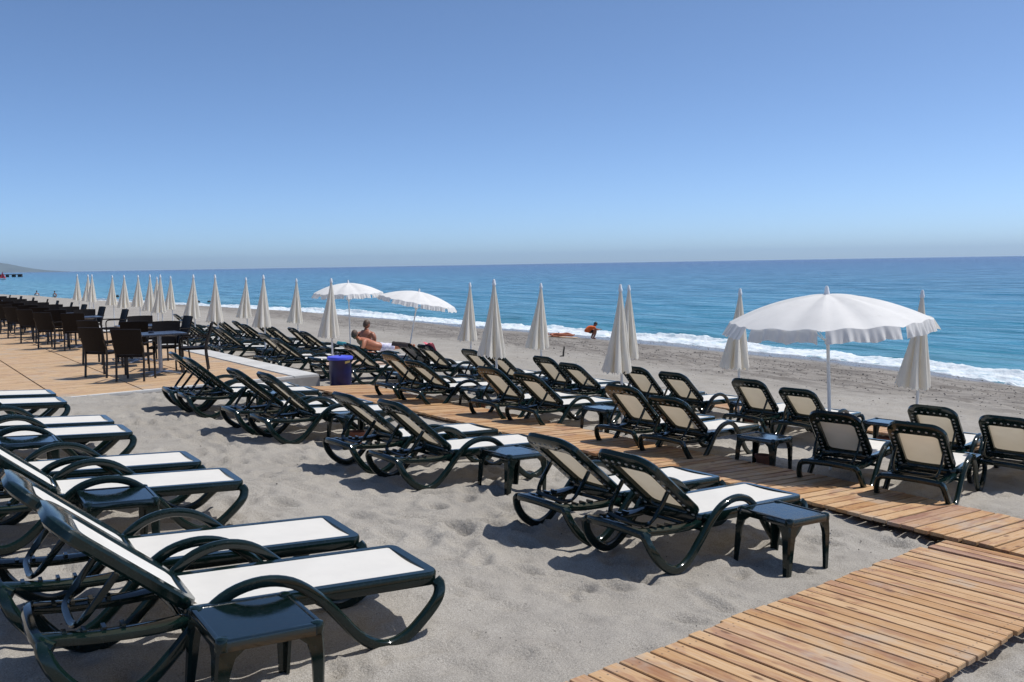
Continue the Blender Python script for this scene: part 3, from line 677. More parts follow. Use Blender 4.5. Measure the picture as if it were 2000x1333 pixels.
def build_open(R_=1.13, variant=1):
    root = thing('open_parasol'); rs = random.Random(variant); n = 8; top = 2.07; rim = 1.77
    MB().lathe([(.019, -.35), (.019, 2.04)], 12).obj('pole', M['pole'], root)
    MB().lathe([(.0, 2.04), (.034, 2.05), (.03, 2.085), (.022, 2.13), (.014, 2.16), (.0, 2.163)], 12).obj('finial', M['tip'], root)
    MB().lathe([(.02, 1.50), (.036, 1.505), (.036, 1.56), (.02, 1.565)], 12).obj('runner_hub', M['tip'], root)
    def pt(q, r_):
        k = (q * n / (2 * math.pi)) % 1; chord = math.cos(math.pi / n) / math.cos(math.pi * (k - .5) * 2 / n)
        f = r_ * (1 - (1 - chord) * r_ ** 1.2 * .85)
        sag = .035 * math.sin(math.pi * k) * math.sin(math.pi * min(1, r_))
        return Vector((R_ * f * math.cos(q), R_ * f * math.sin(q), top - (top - rim) * (r_ ** 1.95) - sag + .010 * r_ * math.sin(q * 17)))
    MB().grid(96, 16, lambda u, v: pt(2 * math.pi * u, .012 + .988 * v)).obj('canopy', M['white_canvas'], root, angle=60)
    for k in range(n):
        q0, q1 = 2 * math.pi * (k + .045) / n, 2 * math.pi * (k + .955) / n; ph = rs.uniform(0, 6); fl = rs.uniform(.03, .10)
        def flap(u, v):
            q = q0 + (q1 - q0) * u; p = pt(q, 1.0); e = Vector((math.cos(q), math.sin(q), 0))
            wv = .016 * math.sin(u * 31 + ph) + .012 * math.sin(u * 57 + ph * 2)
            lift = .135 + .006 * math.sin(u * 14 + ph)
            return p + e * (fl * v + wv * v + .004) + Vector((0, 0, -lift * v + .006 + .006 * math.sin(u * 29 + ph) * v))
        MB().grid(64, 6, flap).obj('valance_flap', M['white_canvas'], root, angle=75)
        q = 2 * math.pi * k / n
        MB().tube([pt(q, r_) + Vector((0, 0, -.012)) for r_ in (.02, .3, .6, .85, .99)], .008, .010, ref=(0, 0, 1), n=6, sub=3).obj('rib', M['pole'], root)
        a_ = pt(q, .52) + Vector((0, 0, -.016)); MB().tube([(.03 * math.cos(q), .03 * math.sin(q), 1.535), tuple(a_)], .007, .009, ref=(0, 0, 1), n=6, sub=1).obj('strut', M['pole'], root)
    return root
CL = [build_closed(k) for k in range(3)]; usedc = [False] * 3
U2 = [(8.15, 9.30), (7.84, 12.08), (7.23, 17.68), (6.86, 20.98), (6.60, 24.02), (6.60, 26.54), (6.60, 30.72), (6.60, 32.46), (6.60, 36.8), (6.60, 39.68), (6.60, 44.84)]
U1 = [(10.95, 6.56), (10.64, 9.36), (10.39, 11.64), (10.13, 14.0), (9.88, 16.28), (8.98, 24.46), (8.59, 27.98), (7.85, 34.78), (7.66, 36.44), (7.43, 38.56), (6.6, 46.08), (6.4, 47.88)]
U1L = ['closed cream parasol behind the right end of the big open parasol', 'closed cream parasol behind the left end of the big open parasol', 'closed cream parasol half hidden behind a nearer closed one, right of centre']
i_all = 0
for row, lst in ((2, U2), (1, U1)):
    for i, (s, t) in enumerate(lst):
        k = i_all % 3; o = CL[k] if not usedc[k] else copy_tree(CL[k]); usedc[k] = True; i_all += 1
        lean = Matrix.Rotation(R(random.uniform(-1.2, 1.2)), 4, 'X') @ Matrix.Rotation(R(random.uniform(-1.2, 1.2)), 4, 'Y')
        o.matrix_world = slope_matrix(s, t, 34 + random.uniform(-14, 14), 0, False) @ lean
        sc_ = random.uniform(.985, 1.02); o.scale = (sc_ * random.uniform(.95, 1.06),) * 2 + (sc_,)
        if row == 1 and i < 3: lab = U1L[i]
        elif row == 2: lab = f'closed cream parasol, {ORD[i]} from the right in the landward parasol line'
        else: lab = f'closed cream parasol, {ORD[i]} from the right in the seaward parasol line'
        tag(o, lab, 'parasol', 'closed parasols')
op = build_open(1.09, 1); op.matrix_world = slope_matrix(8.52, 6.12, 22, 0, False) @ Matrix.Rotation(R(-2.6), 4, 'Y'); tag(op, 'big white open parasol with frilled edge at the right', 'parasol', 'open parasols')
op2 = copy_tree(op); op2.location = px(683, 27.2, 0); op2.location.z = float(ground(*(lambda p: (p[0] * E_[0] + p[1] * E_[1], p[0] * T_[0] + p[1] * T_[1]))(op2.location))); op2.rotation_euler = (R(1), R(-1), R(50)); op2.scale = (.98, .98, 1.02)
tag(op2, 'white open parasol standing upright, left of the two far open ones', 'parasol', 'open parasols')
op3 = copy_tree(op); op3.location = px(795, 25.0, 0); op3.location.z = float(ground(*(lambda p: (p[0] * E_[0] + p[1] * E_[1], p[0] * T_[0] + p[1] * T_[1]))(op3.location))); op3.rotation_euler = (R(2), R(11), R(10)); op3.scale = (1.0, 1.0, .93)
tag(op3, 'white open parasol tilted to the right, near the sunbathing couple', 'parasol', 'open parasols')

# ------------------------------------------------------------------ dining furniture on the terrace
def build_chair():
    root = thing('wicker_armchair')
    def back(u, v):
        y = -.25 + .5 * u; z = .47 + .45 * v; bow = .035 * (1 - (2 * u - 1) ** 2); return Vector((-.235 - .13 * v - bow * .8 - .01, y * (1 + .07 * v), z + .008 * math.sin(math.pi * u)))
    mb = MB(); n = 8
    f = [back(i / n, j / n) for i in range(n + 1) for j in range(n + 1)]; b = [p + Vector((.028, 0, .004)) for p in f]; k = n + 1
    fs = []
    for i in range(n):
        for j in range(n): fs += [(i * k + j, (i + 1) * k + j, (i + 1) * k + j + 1, i * k + j + 1), tuple(len(f) + q for q in (i * k + j, i * k + j + 1, (i + 1) * k + j + 1, (i + 1) * k + j))]
    rim = [i * k for i in range(k)] + [n * k + j for j in range(1, k)] + [i * k + n for i in range(n - 1, -1, -1)] + [j for j in range(n - 1, 0, -1)]
    for a_, c_ in zip(rim, rim[1:] + rim[:1]): fs.append((a_, c_, len(f) + c_, len(f) + a_))
    mb.add(f + b, fs).obj('backrest', M['rattan'], root, angle=50)
    MB().box((0, 0, .445), (.47, .50, .045)).obj('seat', M['rattan'], root, bevel=.014)
    for sy in (-1, 1):
        MB().tube([(.20, sy * .25, 0), (.205, sy * .25, .45)], .034, .034, ref=(1, 0, 0), n=8, ex=4, sub=1).obj('leg', M['chairleg'], root)
        MB().tube([(-.27, sy * .245, 0), (-.235, sy * .245, .46), (-.30, sy * .255, .70)], .034, .034, ref=(1, 0, 0), n=8, ex=4, sub=3).obj('leg', M['chairleg'], root)
        MB().tube([(.205, sy * .25, .44), (.215, sy * .262, .58), (.19, sy * .268, .655), (.10, sy * .27, .675), (-.28, sy * .262, .665)], .040, .028, ref=(0, 1, 0), n=8, ex=3, sub=4).obj('armrest', M['rattan'], root)
    return root
def build_dtable():
    root = thing('dining_table')
    MB().box((0, 0, .765), (.80, .80, .028)).obj('table_top', M['tabletop'], root, bevel=.006)
    MB().lathe([(.038, .03), (.038, .75)], 14).obj('pedestal', M['steel'], root)
    for k in range(2):
        MB().box((0, 0, .735 - .004 * k), (.62, .05, .03), Matrix.Rotation(R(45 + 90 * k), 3, 'Z')).obj('top_bracket', M['steel'], root)
    for k in range(4):
        q = R(45 + 90 * k); c, s_ = math.cos(q), math.sin(q)
        MB().tube([(.02 * c, .02 * s_, .05), (.2 * c, .2 * s_, .045), (.40 * c, .40 * s_, .018)], .06, .030, ref=(-s_, c, 0), n=8, ex=4, sub=2).obj('foot', M['steel'], root)
    return root
CH = build_chair(); DT = build_dtable(); chf = dtf = True
# table centres in deck coordinates (x seaward, y along the shore)
TB = [(-2.30, 2.2)] + [(-2.10 - .04 * k + random.uniform(-.08, .08), 2.2 + y) for k, y in enumerate((2.75, 7.9, 10.4, 12.9, 15.4, 17.9, 20.6, 23.4, 26.4, 29.6))]
WHERE = ['left', 'near', 'right', 'far']
for k, (x, y) in enumerate(TB):
    o = DT if dtf else copy_tree(DT); dtf = False
    o.location = DP(x, y); o.rotation_euler = (0, 0, DA + R(random.uniform(-4, 4))); o.scale = (1.03, 1.03, 1.04)
    tag(o, f'square slate blue dining table, {ORD[k]} from the near end of the terrace', 'table', 'dining tables on the terrace')
    offs = [(-.72, .30, 38), (-.30, -.70, 70), (.70, .05, 178), (.22, .74, 258)]
    if k == 0: offs = [(-.82, .50, 34), (-.58, -.52, 62), (.66, .10, 168), (.28, .80, 250)]
    for (dx, dy, a_), wn in zip(offs, WHERE):
        c = CH if chf else copy_tree(CH); chf = False
        c.location = DP(x + dx + random.uniform(-.05, .05), y + dy + random.uniform(-.05, .05)); c.rotation_euler = (0, 0, DA + R(a_ + random.uniform(-9, 9))); c.scale = (1.03, 1.03, 1.04)
        side = {'left': 'inland side', 'near': 'near side', 'right': 'seaward side', 'far': 'far side'}[wn]
        tag(c, f'dark brown wicker armchair on the {side} of the {ORD[k]} terrace table', 'chair', 'wicker armchairs at the terrace tables')
ash = MB().lathe([(.0, .004), (.05, 0), (.056, .03), (.05, .032), (.044, .012), (.0, .010)], 16).obj('ashtray', M['tabletop']); ash.location = DP(-2.42, 2.3, .81 * 1.0); ash.location.z = DK + .002 + .779 * 1.04 + .001
tag(ash, 'small dark ashtray on the nearest terrace table', 'ashtray')

# ------------------------------------------------------------------ bin
bn = thing('waste_bin', 'dark blue barrel bin with violet blue lid at the terrace corner', 'bin'); bn.matrix_world = slope_matrix(6.52, 15.55, 10, -.02, False)
MB().lathe([(.175, 0), (.19, .01), (.205, .15), (.212, .40), (.208, .56), (.216, .57), (.214, .60), (.200, .60)], 32).obj('barrel', M['bin'], bn)
ld_ = MB().lathe([(.236, .585), (.244, .592), (.244, .625), (.236, .640), (.15, .652), (.06, .655), (.0, .655)], 32).obj('lid', M['binlid'], bn)
MB().lathe([(.0, .653), (.022, .655), (.020, .672), (.0, .675)], 12).obj('knob', M['bin'], ld_)
def stick(u, v):
    q = R(-64 + 34 * u); return (.2135 * math.cos(q), .2135 * math.sin(q), .515 + .045 * v + .018 * u)
MB().grid(6, 2, stick).obj('sticker', M['paper'], bn)

# ------------------------------------------------------------------ people
def skin_mesh(name, chains, material, parent=None, sub=2):
    """chains: list of lists of (x,y,z,rx[,ry]); coincident start points are welded"""
    V = []; Ed = []; RR = []; key = {}; roots = []
    for ch in chains:
        prev = None
        for j, p in enumerate(ch):
            kx = tuple(round(c, 4) for c in p[:3])
            if kx in key: i = key[kx]
            else:
                i = len(V); key[kx] = i; V.append(p[:3]); RR.append((p[3], p[4] if len(p) > 4 else p[3]))
            if prev is not None and prev != i: Ed.append((prev, i))
            prev = i
    me = bpy.data.meshes.new(name); me.from_pydata(V, Ed, []); me.materials.append(material)
    o = link(name, me, parent)
    m = o.modifiers.new('skin', 'SKIN'); m.use_smooth_shade = True; m.branch_smoothing = 0.6
    # connected components -> one root each
    par = list(range(len(V)))
    def find(a):
        while par[a] != a: a = par[a]
        return a
    for a, b in Ed: par[find(a)] = find(b)
    sv = me.skin_vertices[0].data if me.skin_vertices else None
    if sv is None:
        bm = bmesh.new(); bm.from_mesh(me); bm.verts.layers.skin.verify(); bm.to_mesh(me); bm.free(); sv = me.skin_vertices[0].data
    seen = set()
    for i in range(len(V)):
        sv[i].radius = RR[i]; r_ = find(i); sv[i].use_root = r_ not in seen; seen.add(r_)
    s2 = o.modifiers.new('smooth', 'SUBSURF'); s2.levels = sub; s2.render_levels = sub
    return o
def hand(p, d, upv, curl=0.5, side=1):
    """palm and five fingers from the wrist p along d"""
    p = Vector(p); d = Vector(d).normalized(); n = Vector(upv); n = (n - d * n.dot(d)).normalized(); sd_ = d.cross(n) * side
    ch = []
    for k, (off, L) in enumerate(((-.027, .062), (-.009, .072), (.009, .068), (.026, .054))):
        a = p + d * .085 + sd_ * off; b = a + (d * math.cos(curl * .5) - n * math.sin(curl * .5)) * L * .5; c = b + (d * math.cos(curl) - n * math.sin(curl)) * L * .5
        ch.append([(*(p + d * .05 + sd_ * off * .8), .012), (*a, .0095), (*b, .0085), (*c, .007)])
    a = p + d * .03 - sd_ * .03; b = a + (d * .7 - sd_ * .7) * .035; c = b + (d * .9 - sd_ * .2) * .03
    ch.append([(*(p + d * .02 - sd_ * .012), .013), (*a, .011), (*b, .010), (*c, .008)])
    return ch
def head(root, c, face, material, hair_mat, long_hair=False, r=.092):
    """c: head centre, face: direction of the face; returns meshes with nose, ears, eyes, mouth, hair"""
    f = Vector(face).normalized(); z = Vector((0, 0, 1)); y = z.cross(f).normalized(); z = f.cross(y)
    m = Matrix((f, y, z)).transposed()
    mb = MB()
    def sk(u, v):
        a = 2 * math.pi * u; b = math.pi * v; x, yy, zz = math.sin(b) * math.cos(a), math.sin(b) * math.sin(a), math.cos(b)
        jaw = 1 - .22 * max(0, -zz) ** 1.2; px_ = x * r * .98 * jaw + (.012 if x > 0 and zz < 0 else 0) * -zz
        if x > .93 and -.35 < zz < .12: px_ += .022 * (1 - abs(zz + .18) / .3) * (x - .93) / .07
        if x > .8 and abs(zz - .1) < .12 and .2 < abs(yy) < .5: px_ -= .006
        return m @ Vector((px_, yy * r * .80 * jaw, zz * r * 1.22)) + Vector(c)
    mb.grid(36, 24, sk)
    for s_ in (-1, 1):
        k = len(mb.v); mb.lathe([(.0, -.006), (.020, -.004), (.024, .004), (.012, .008), (.0, .006)], 10, (0, 0, 0), Matrix.Rotation(R(90), 3, 'X'))
        mb.v[k:] = [tuple(m @ (Vector((p[0] * .75, p[1] + s_ * r * .80, p[2] * 1.35 - .008))) + Vector(c)) for p in mb.v[k:]]
    hd = mb.obj('head', material, root)
    for s_ in (-1, 1):
        MB().lathe([(.0, -.004), (.011, -.002), (.011, .002), (.0, .004)], 8, tuple(m @ Vector((r * .905, s_ * .034, .012)) + Vector(c)), m @ Matrix.Rotation(R(90), 3, 'Y')).obj('eye', M['dark'], hd)
    MB().box(tuple(m @ Vector((r * .90, 0, -.056)) + Vector(c)), (.008, .046, .009), m).obj('mouth', M['pink'], hd)
    def hr(u, v):
        a = 2 * math.pi * u; front = math.cos(a)
        lim = (.40 if front > .3 else .40 + (.3 - front) / 1.3 * (.32 if long_hair else .22)); b = math.pi * v * lim * 1.05
        x, yy, zz = math.sin(b) * math.cos(a), math.sin(b) * math.sin(a), math.cos(b); k = 1.07 + .02 * math.sin(a * 11) + .02 * math.sin(a * 7 + b * 5)
        return m @ Vector((x * r * k, yy * r * .84 * k, zz * r * 1.24 * k)) + Vector(c)
    MB().grid(40, 14, hr).obj('hair', hair_mat, root)
    return hd
def person_root(label, s, t, yaw, h):
    o = thing('person', label, 'person', None); o.matrix_world = slope_matrix(s, t, yaw, h, False); return o
# seated woman: local x = facing, z = 0 at the seat
pw = person_root('woman in a navy swimsuit sitting upright on a lounger with her back to the camera', 9.45, 20.75, 62, .35)
skin_mesh('body', [[(0, 0, .10, .17, .20), (-.01, 0, .22, .15, .185), (-.02, 0, .36, .15, .19), (-.015, 0, .47, .13, .19), (0, 0, .54, .075, .09), (.01, 0, .60, .06, .06)],
    [(0, 0, .10, .17, .20), (.12, -.10, .085, .105), (.40, -.13, .08, .08), (.46, -.13, -.02, .06), (.44, -.13, -.22, .055), (.43, -.13, -.33, .04), (.52, -.14, -.345, .035)],
    [(0, 0, .10, .17, .20), (.12, .10, .085, .105), (.40, .13, .08, .08), (.46, .13, -.02, .06), (.44, .13, -.22, .055), (.43, .13, -.33, .04), (.52, .14, -.345, .035)],
    [(-.015, 0, .47, .13, .19), (-.01, -.19, .475, .085), (-.02, -.265, .36, .068), (0, -.25, .23, .045), (.10, -.235, .15, .04), (.22, -.20, .145, .03)],
    [(-.015, 0, .47, .13, .19), (-.01, .19, .475, .085), (-.02, .265, .36, .068), (0, .25, .23, .045), (.10, .235, .15, .04), (.22, .20, .145, .03)]] + hand((.22, -.20, .145), (1, .1, -.1), (0, 0, 1), .6, 1) + hand((.22, .20, .145), (1, -.1, -.1), (0, 0, 1), .6, -1), M['skin'], pw)
skin_mesh('swimsuit', [[(0, 0, .07, .178, .208), (-.01, 0, .16, .168, .200), (-.018, 0, .26, .160, .196), (-.018, 0, .31, .156, .194)]], M['navy'], pw)
head(pw, (.02, 0, .685), (.9, -.35, -.12), M['skin'], M['hair2'], True)
# reclining man lying on the lounger, propped on an elbow: local x from head to feet
pm = person_root('bare chested man in patterned swim shorts reclining on a lounger facing the sea', 8.62, 19.55, 33, .38)
skin_mesh('body', [[(.62, .02, .10, .125, .16), (.48, .03, .135, .12, .15), (.32, .05, .20, .14, .18), (.18, .06, .28, .13, .19), (.10, .06, .33, .075, .08), (.05, .06, .375, .06, .06)],
    [(.62, .02, .10, .125, .16), (.74, -.09, .09, .095), (1.06, -.10, .10, .068), (1.36, -.09, .075, .052), (1.50, -.09, .05, .036), (1.53, -.09, .13, .032)],
    [(.62, .02, .10, .125, .16), (.74, .10, .09, .095), (1.08, .12, .085, .068), (1.38, .11, .06, .052), (1.52, .11, .045, .036), (1.55, .11, .125, .032)],
    [(.18, .06, .28, .13, .19), (.16, -.12, .275, .08), (.10, -.19, .15, .05), (.02, -.20, .045, .045), (.12, -.22, .025, .036), (.25, -.22, .02, .028)],
    [(.18, .06, .28, .13, .19), (.17, .24, .29, .075), (.28, .28, .20, .048), (.42, .25, .16, .042), (.58, .16, .20, .03)]] + hand((.25, -.22, .02), (1, 0, 0), (0, 0, 1), .2, 1) + hand((.58, .16, .20), (1, -.3, .05), (0, 0, 1), .4, -1), M['skin2'], pm)
skin_mesh('swim_shorts', [[(.54, .025, .118, .135, .165), (.64, .02, .10, .14, .172)], [(.64, .02, .10, .14, .172), (.76, -.09, .09, .112), (.98, -.10, .10, .098)], [(.64, .02, .10, .14, .172), (.76, .10, .09, .112), (.98, .115, .09, .098)]], M['shorts'], pm)
head(pm, (.0, .06, .445), (.75, .55, .12), M['skin2'], M['hair2'])
# crouching man by the water
pc = person_root('man in an orange shirt crouching at the water line', 23.3, 28.6, 15, -.01)
skin_mesh('body', [[(-.14, 0, .30, .14, .16), (-.15, 0, .43, .14, .16), (-.06, 0, .56, .145, .175), (.08, 0, .625, .12, .18), (.16, 0, .645, .065), (.20, 0, .665, .055)],
    [(-.14, 0, .30, .14, .16), (.0, -.12, .34, .09), (.24, -.16, .47, .07), (.20, -.15, .28, .058), (.12, -.14, .10, .045), (.11, -.14, .05, .04), (.24, -.15, .035, .035)],
    [(-.14, 0, .30, .14, .16), (.0, .12, .34, .09), (.24, .16, .47, .07), (.20, .15, .28, .058), (.12, .14, .10, .045), (.11, .14, .05, .04), (.24, .15, .035, .035)],
    [(.08, 0, .625, .12, .18), (.12, -.19, .60, .065), (.24, -.22, .48, .05), (.38, -.15, .47, .042), (.46, -.08, .48, .03)],
    [(.08, 0, .625, .12, .18), (.12, .19, .60, .065), (.24, .22, .48, .05), (.38, .15, .47, .042), (.46, .08, .48, .03)]] + hand((.46, -.08, .48), (1, .4, 0), (0, 0, 1), .9, 1) + hand((.46, .08, .48), (1, -.4, 0), (0, 0, 1), .9, -1), M['skin'], pc)
skin_mesh('shirt', [[(-.16, 0, .33, .165, .18), (-.155, 0, .43, .162, .18), (-.06, 0, .56, .165, .192), (.085, 0, .628, .138, .192)], [(.085, 0, .628, .138, .192), (.12, -.19, .60, .086), (.20, -.22, .53, .074)], [(.085, 0, .628, .138, .192), (.12, .19, .60, .086), (.20, .22, .53, .074)]], M['orange'], pc)
skin_mesh('shorts', [[(-.15, 0, .29, .155, .175), (-.13, 0, .36, .15, .17)], [(-.15, 0, .29, .155, .175), (.0, -.12, .34, .105), (.16, -.15, .43, .092)], [(-.15, 0, .29, .155, .175), (.0, .12, .34, .105), (.16, .15, .43, .092)]], M['dark'], pc)
head(pc, (.27, 0, .735), (.9, 0, -.45), M['skin'], M['hair3'])
pc.scale = (.86, .86, .86)
# sunbather lying on a mat by the water
bm_ = MB().grid(20, 8, lambda u, v: (-.95 + 1.9 * u, -.4 + .8 * v, .012 + .012 * math.sin(u * 9 + v * 4) * math.sin(v * 7))).obj('beach_mat', M['sun_mat']); bm_.matrix_world = slope_matrix(22.6, 29.9, -20, .015); tag(bm_, 'tan mat spread on the shingle near the water', 'mat')
ps = person_root('person lying flat on a tan mat near the water', 22.6, 29.9, -20, .03)
skin_mesh('body', [[(.0, 0, .10, .12, .16), (-.16, 0, .10, .105, .145), (-.34, 0, .11, .11, .165), (-.46, 0, .115, .06, .07), (-.53, 0, .12, .05)], [(.0, 0, .10, .12, .16), (.12, -.09, .10, .09), (.48, -.10, .10, .065), (.82, -.10, .07, .05), (.88, -.10, .12, .032)], [(.0, 0, .10, .12, .16), (.12, .09, .10, .09), (.48, .10, .17, .065), (.80, .10, .07, .05), (.88, .10, .12, .032)],
    [(-.34, 0, .11, .11, .165), (-.36, -.19, .10, .055), (-.20, -.26, .06, .045), (.02, -.27, .045, .03)], [(-.34, 0, .11, .11, .165), (-.36, .19, .10, .055), (-.20, .26, .06, .045), (.02, .27, .045, .03)]] + hand((.02, -.27, .045), (1, 0, 0), (0, 0, 1), .2, 1) + hand((.02, .27, .045), (1, 0, 0), (0, 0, 1), .2, -1), M['skin2'], ps)
skin_mesh('swimwear', [[(.06, 0, .10, .118, .165), (-.05, 0, .10, .122, .165)]], M['navy'], ps)
head(ps, (-.66, 0, .13), (.1, 0, 1.0), M['skin2'], M['hair']); ps.scale = (.8, .8, .8); bm_.scale = (.9, .9, .9)
# two people standing far off at the water's edge
def stander(label, x, D, yaw, top, bottom):
    p = px(x, D, 0); s, t = p.x * E_[0] + p.y * E_[1], p.x * T_[0] + p.y * T_[1]
    r_ = person_root(label, s, t, yaw, 0)
    r_.location.z = SEA - .72
    skin_mesh('body', [[(0, 0, .92, .12, .15), (0, 0, 1.10, .105, .13), (0, 0, 1.32, .12, .165), (0, 0, 1.44, .10, .16), (0, 0, 1.52, .055), (0, 0, 1.57, .05)], [(0, 0, .92, .12, .15), (0, -.09, .84, .09), (.01, -.10, .48, .062), (0, -.10, .10, .045), (0, -.10, .04, .04), (.13, -.10, .03, .033)], [(0, 0, .92, .12, .15), (0, .09, .84, .09), (.03, .10, .48, .062), (.02, .10, .10, .045), (.02, .10, .04, .04), (.15, .10, .03, .033)],
        [(0, 0, 1.44, .10, .16), (0, -.19, 1.42, .058), (-.02, -.24, 1.16, .046), (.06, -.24, .92, .03)], [(0, 0, 1.44, .10, .16), (0, .19, 1.42, .058), (.02, .25, 1.18, .046), (.18, .20, 1.04, .03)]] + hand((.06, -.24, .92), (.2, 0, -1), (1, 0, 0), .3, 1) + hand((.18, .20, 1.04), (1, -.2, -.2), (0, 0, 1), .3, -1), M['skin'], r_)
    skin_mesh('top', [[(0, 0, 1.10, .118, .145), (0, 0, 1.32, .132, .178), (0, 0, 1.42, .112, .168)]], top, r_); skin_mesh('shorts', [[(0, 0, .98, .125, .155), (0, 0, .88, .13, .16)], [(0, 0, .88, .13, .16), (0, -.09, .80, .10), (0, -.10, .66, .085)], [(0, 0, .88, .13, .16), (0, .09, .80, .10), (.01, .10, .66, .085)]], bottom, r_)
    head(r_, (.01, 0, 1.68), (1, .2, 0), M['skin'], M['hair3'])
stander('person in a white top and dark shorts standing far left near the water', 75, 108.0, -60, M['white'], M['dark'])
stander('person in pale clothes standing far off, right of another standing person', 110, 104.0, -100, M['white'], M['beige_towel'])

# ------------------------------------------------------------------ towels and cloths
def drape(name, label, s, t, yaw, back_deg, material, cat, u0, u1, over):
    a = R(back_deg); ca, sa = math.cos(a), math.sin(a)
    def fn(u, v):
        q = u0 + (u1 - u0) * u; y = -.31 + .62 * v; e = .022 + .010 * math.sin(v * 9 + u * 5) + .008 * math.sin(u * 14)
        if q > .77:
            r_ = q - .77; uu = .775 + .02 * math.sin(min(1, r_ / .06) * 1.5); x = .672 - uu * ca - .03 * math.sin(min(1.57, r_ * 12)); z = .352 + uu * sa + .02 - r_ * .92
            return (x - .012 + .012 * math.sin(v * 13), y * (1 + .06 * r_), z)
        return (.672 - q * ca + e * sa, y + .01 * math.sin(u * 8), .352 + q * sa + e * ca)
    o = MB().grid(30, 14, fn).obj(name, material); o.matrix_world = slope_matrix(s, t, yaw, 0); return tag(o, label, cat)
drape('towel', 'dark brown towel draped over a raised lounger back right of the reclining man', *ROW1[11], 36, M['brown_towel'], 'towel', .05, .90, True)
drape('towel', 'teal towel over the lounger back behind the reclining man', *ROW1[12], 22, M['teal'], 'towel', .25, .86, True)
pk = MB().grid(16, 10, lambda u, v: (.03 + .16 * u, -.30 + .30 * v, .85 + .03 * math.sin(u * 5) + .02 * math.sin(v * 8 + u * 4) - .10 * u)).obj('pink_cloth', M['pink']); pk.matrix_world = slope_matrix(*ROW1[10], 0); tag(pk, 'pink and red cloth lying over the top of a lounger back', 'cloth')
bt = MB().grid(30, 12, lambda u, v: (.10 + 1.78 * u, -.33 + .66 * v, .395 + .035 * max(0, .35 - u) + .010 * math.sin(u * 16 + v * 5) - .07 * (abs(2 * v - 1) ** 6))).obj('towel', M['beige_towel']); bt.matrix_world = slope_matrix(*ROW2[9], 0); tag(bt, 'beige towel spread on the flat lounger behind the blue bin', 'towel')

# ------------------------------------------------------------------ far pier, boat, buoys, stake
pr = thing('pier', 'dark wooden pier on posts far out on the left', 'pier'); pr.location = (0, 0, SEA)
a0, a1 = px(-60, 610, 0), px(47, 640, 0)
MB().tube([(a0.x, a0.y, 1.9), (a1.x, a1.y, 1.9)], .5, 3.0, ref=(0, 0, 1), n=6, ex=8, sub=1).obj('pier_deck', M['pier'], pr, smooth=False)
for k in range(9):
    f = .02 + .96 * k / 8; p = a0.lerp(a1, f); MB().box((p.x, p.y, .4), (1.5 + .6 * (k % 3), 1.6, 3.4)).obj('pier_post', M['pier'], pr, smooth=False)
sb = thing('sailing_boat', 'small sailing boat with a red sail in front of the pier', 'boat'); p = px(11, 430, 0); sb.location = (p.x, p.y, SEA); sb.rotation_euler = (0, 0, R(30)); sb.scale = (.75, .75, .8)
def hull(u, v):
    x = -1.9 + 3.8 * u; wd = .62 * math.sin(math.pi * min(1, .18 + .82 * (1 - u) ** .8)) * (1 if u < .99 else 0); q = math.pi * v
    return (x, wd * math.cos(q), .45 - .5 * math.sin(q) + .12 * u * u)
hb = MB().grid(20, 10, hull); hb.obj('hull', M['white'], sb)
MB().tube([(0.3, 0, .3), (.25, 0, 5.0)], .07, .07, ref=(1, 0, 0), n=8, sub=1).obj('mast', M['pier'], sb)
MB().grid(12, 12, lambda u, v: (.2 - 2.0 * u * (1 - v) ** .9, .28 * math.sin(math.pi * u) * (1 - v), .75 + 4.0 * v)).obj('mainsail', M['red'], sb)
MB().grid(10, 10, lambda u, v: (.35 + 1.4 * u * (1 - v), -.18 * math.sin(math.pi * u) * (1 - v), .65 + 3.1 * v)).obj('jib', M['red'], sb)
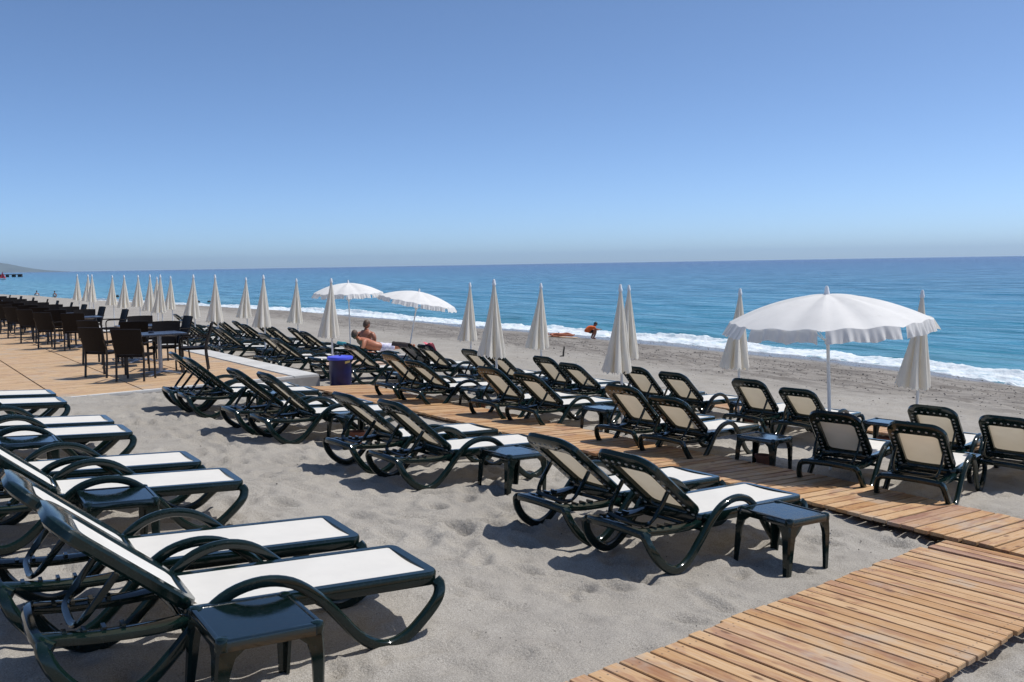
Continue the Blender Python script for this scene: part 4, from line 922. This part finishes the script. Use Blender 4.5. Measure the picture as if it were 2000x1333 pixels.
for k, (x, y) in enumerate(((232, 580), (389, 592), (410, 592))):
    D = (CAMZ - SEA) * 1700 / (y - (533 - .0165 * x)); p = px(x, D, SEA)
    o = thing('buoy', f'small dark buoy floating offshore, {ORD[k]} from the left', 'buoy', 'buoys off the beach'); o.location = p
    MB().lathe([(.0, -.15), (.14, -.10), (.20, .04), (.16, .18), (.06, .24), (.0, .25)], 14).obj('float', M['dark'], o); MB().lathe([(.012, .2), (.012, .36), (.03, .37), (.0, .40)], 8).obj('eye_ring', M['steel'], o)
stk = MB(); stk.tube([(0, 0, -.1), (.01, .01, .12), (.035, .0, .25), (.03, .01, .30)], lambda f: .07 - .03 * f, .05, ref=(0, 1, 0), n=7, sub=3); stk.tube([(.01, .0, .02), (-.05, .02, .01), (-.10, .05, .0)], .03, .03, ref=(0, 0, 1), n=6, sub=2)
o = stk.obj('driftwood_stub', M['weed']); o.matrix_world = slope_matrix(16.2, 21.2, 30, 0, False); tag(o, 'short dark driftwood stub standing in the sand right of centre', 'driftwood')

# ------------------------------------------------------------------ pebbles, shells, scraps
def pebbles():
    mb = MB(); rs = random.Random(5)
    ico = bmesh.new(); bmesh.ops.create_icosphere(ico, subdivisions=1, radius=1); bv = [v.co.copy() for v in ico.verts]; bf_ = [tuple(v.index for v in f.verts) for f in ico.faces]; ico.free()
    ss, tt, Z = SAND
    def put(s, t, r_):
        i = min(len(ss) - 1, int(np.searchsorted(ss, s))); j = min(len(tt) - 1, int(np.searchsorted(tt, t))); z = float(Z[i, j])
        p = E_ * s + T_ * t; sx, sy, sz = (r_ * rs.uniform(.6, 1.3) for _ in range(3)); q = Matrix.Rotation(rs.uniform(0, 6.28), 3, 'Z')
        mb.add([q @ Vector((v.x * sx, v.y * sy, v.z * sz * .6)) + Vector((p[0], p[1], z + sz * .25)) for v in bv], bf_)
    for _ in range(420): put(rs.uniform(.5, 7), rs.uniform(2.4, 13), rs.choice((.004, .005, .006, .007, .009)))
    for _ in range(5200): put(rs.gauss(20.4, 1.9), rs.uniform(6, 48), rs.uniform(.008, .026))
    for _ in range(900): put(rs.uniform(12, 22), rs.uniform(5, 40), rs.uniform(.007, .016))
    o = mb.obj('beach_pebbles', M['stone'], smooth=True, angle=80); tag(o, 'pebbles and shingle scattered over the sand', 'pebbles', kind='stuff')
pebbles()
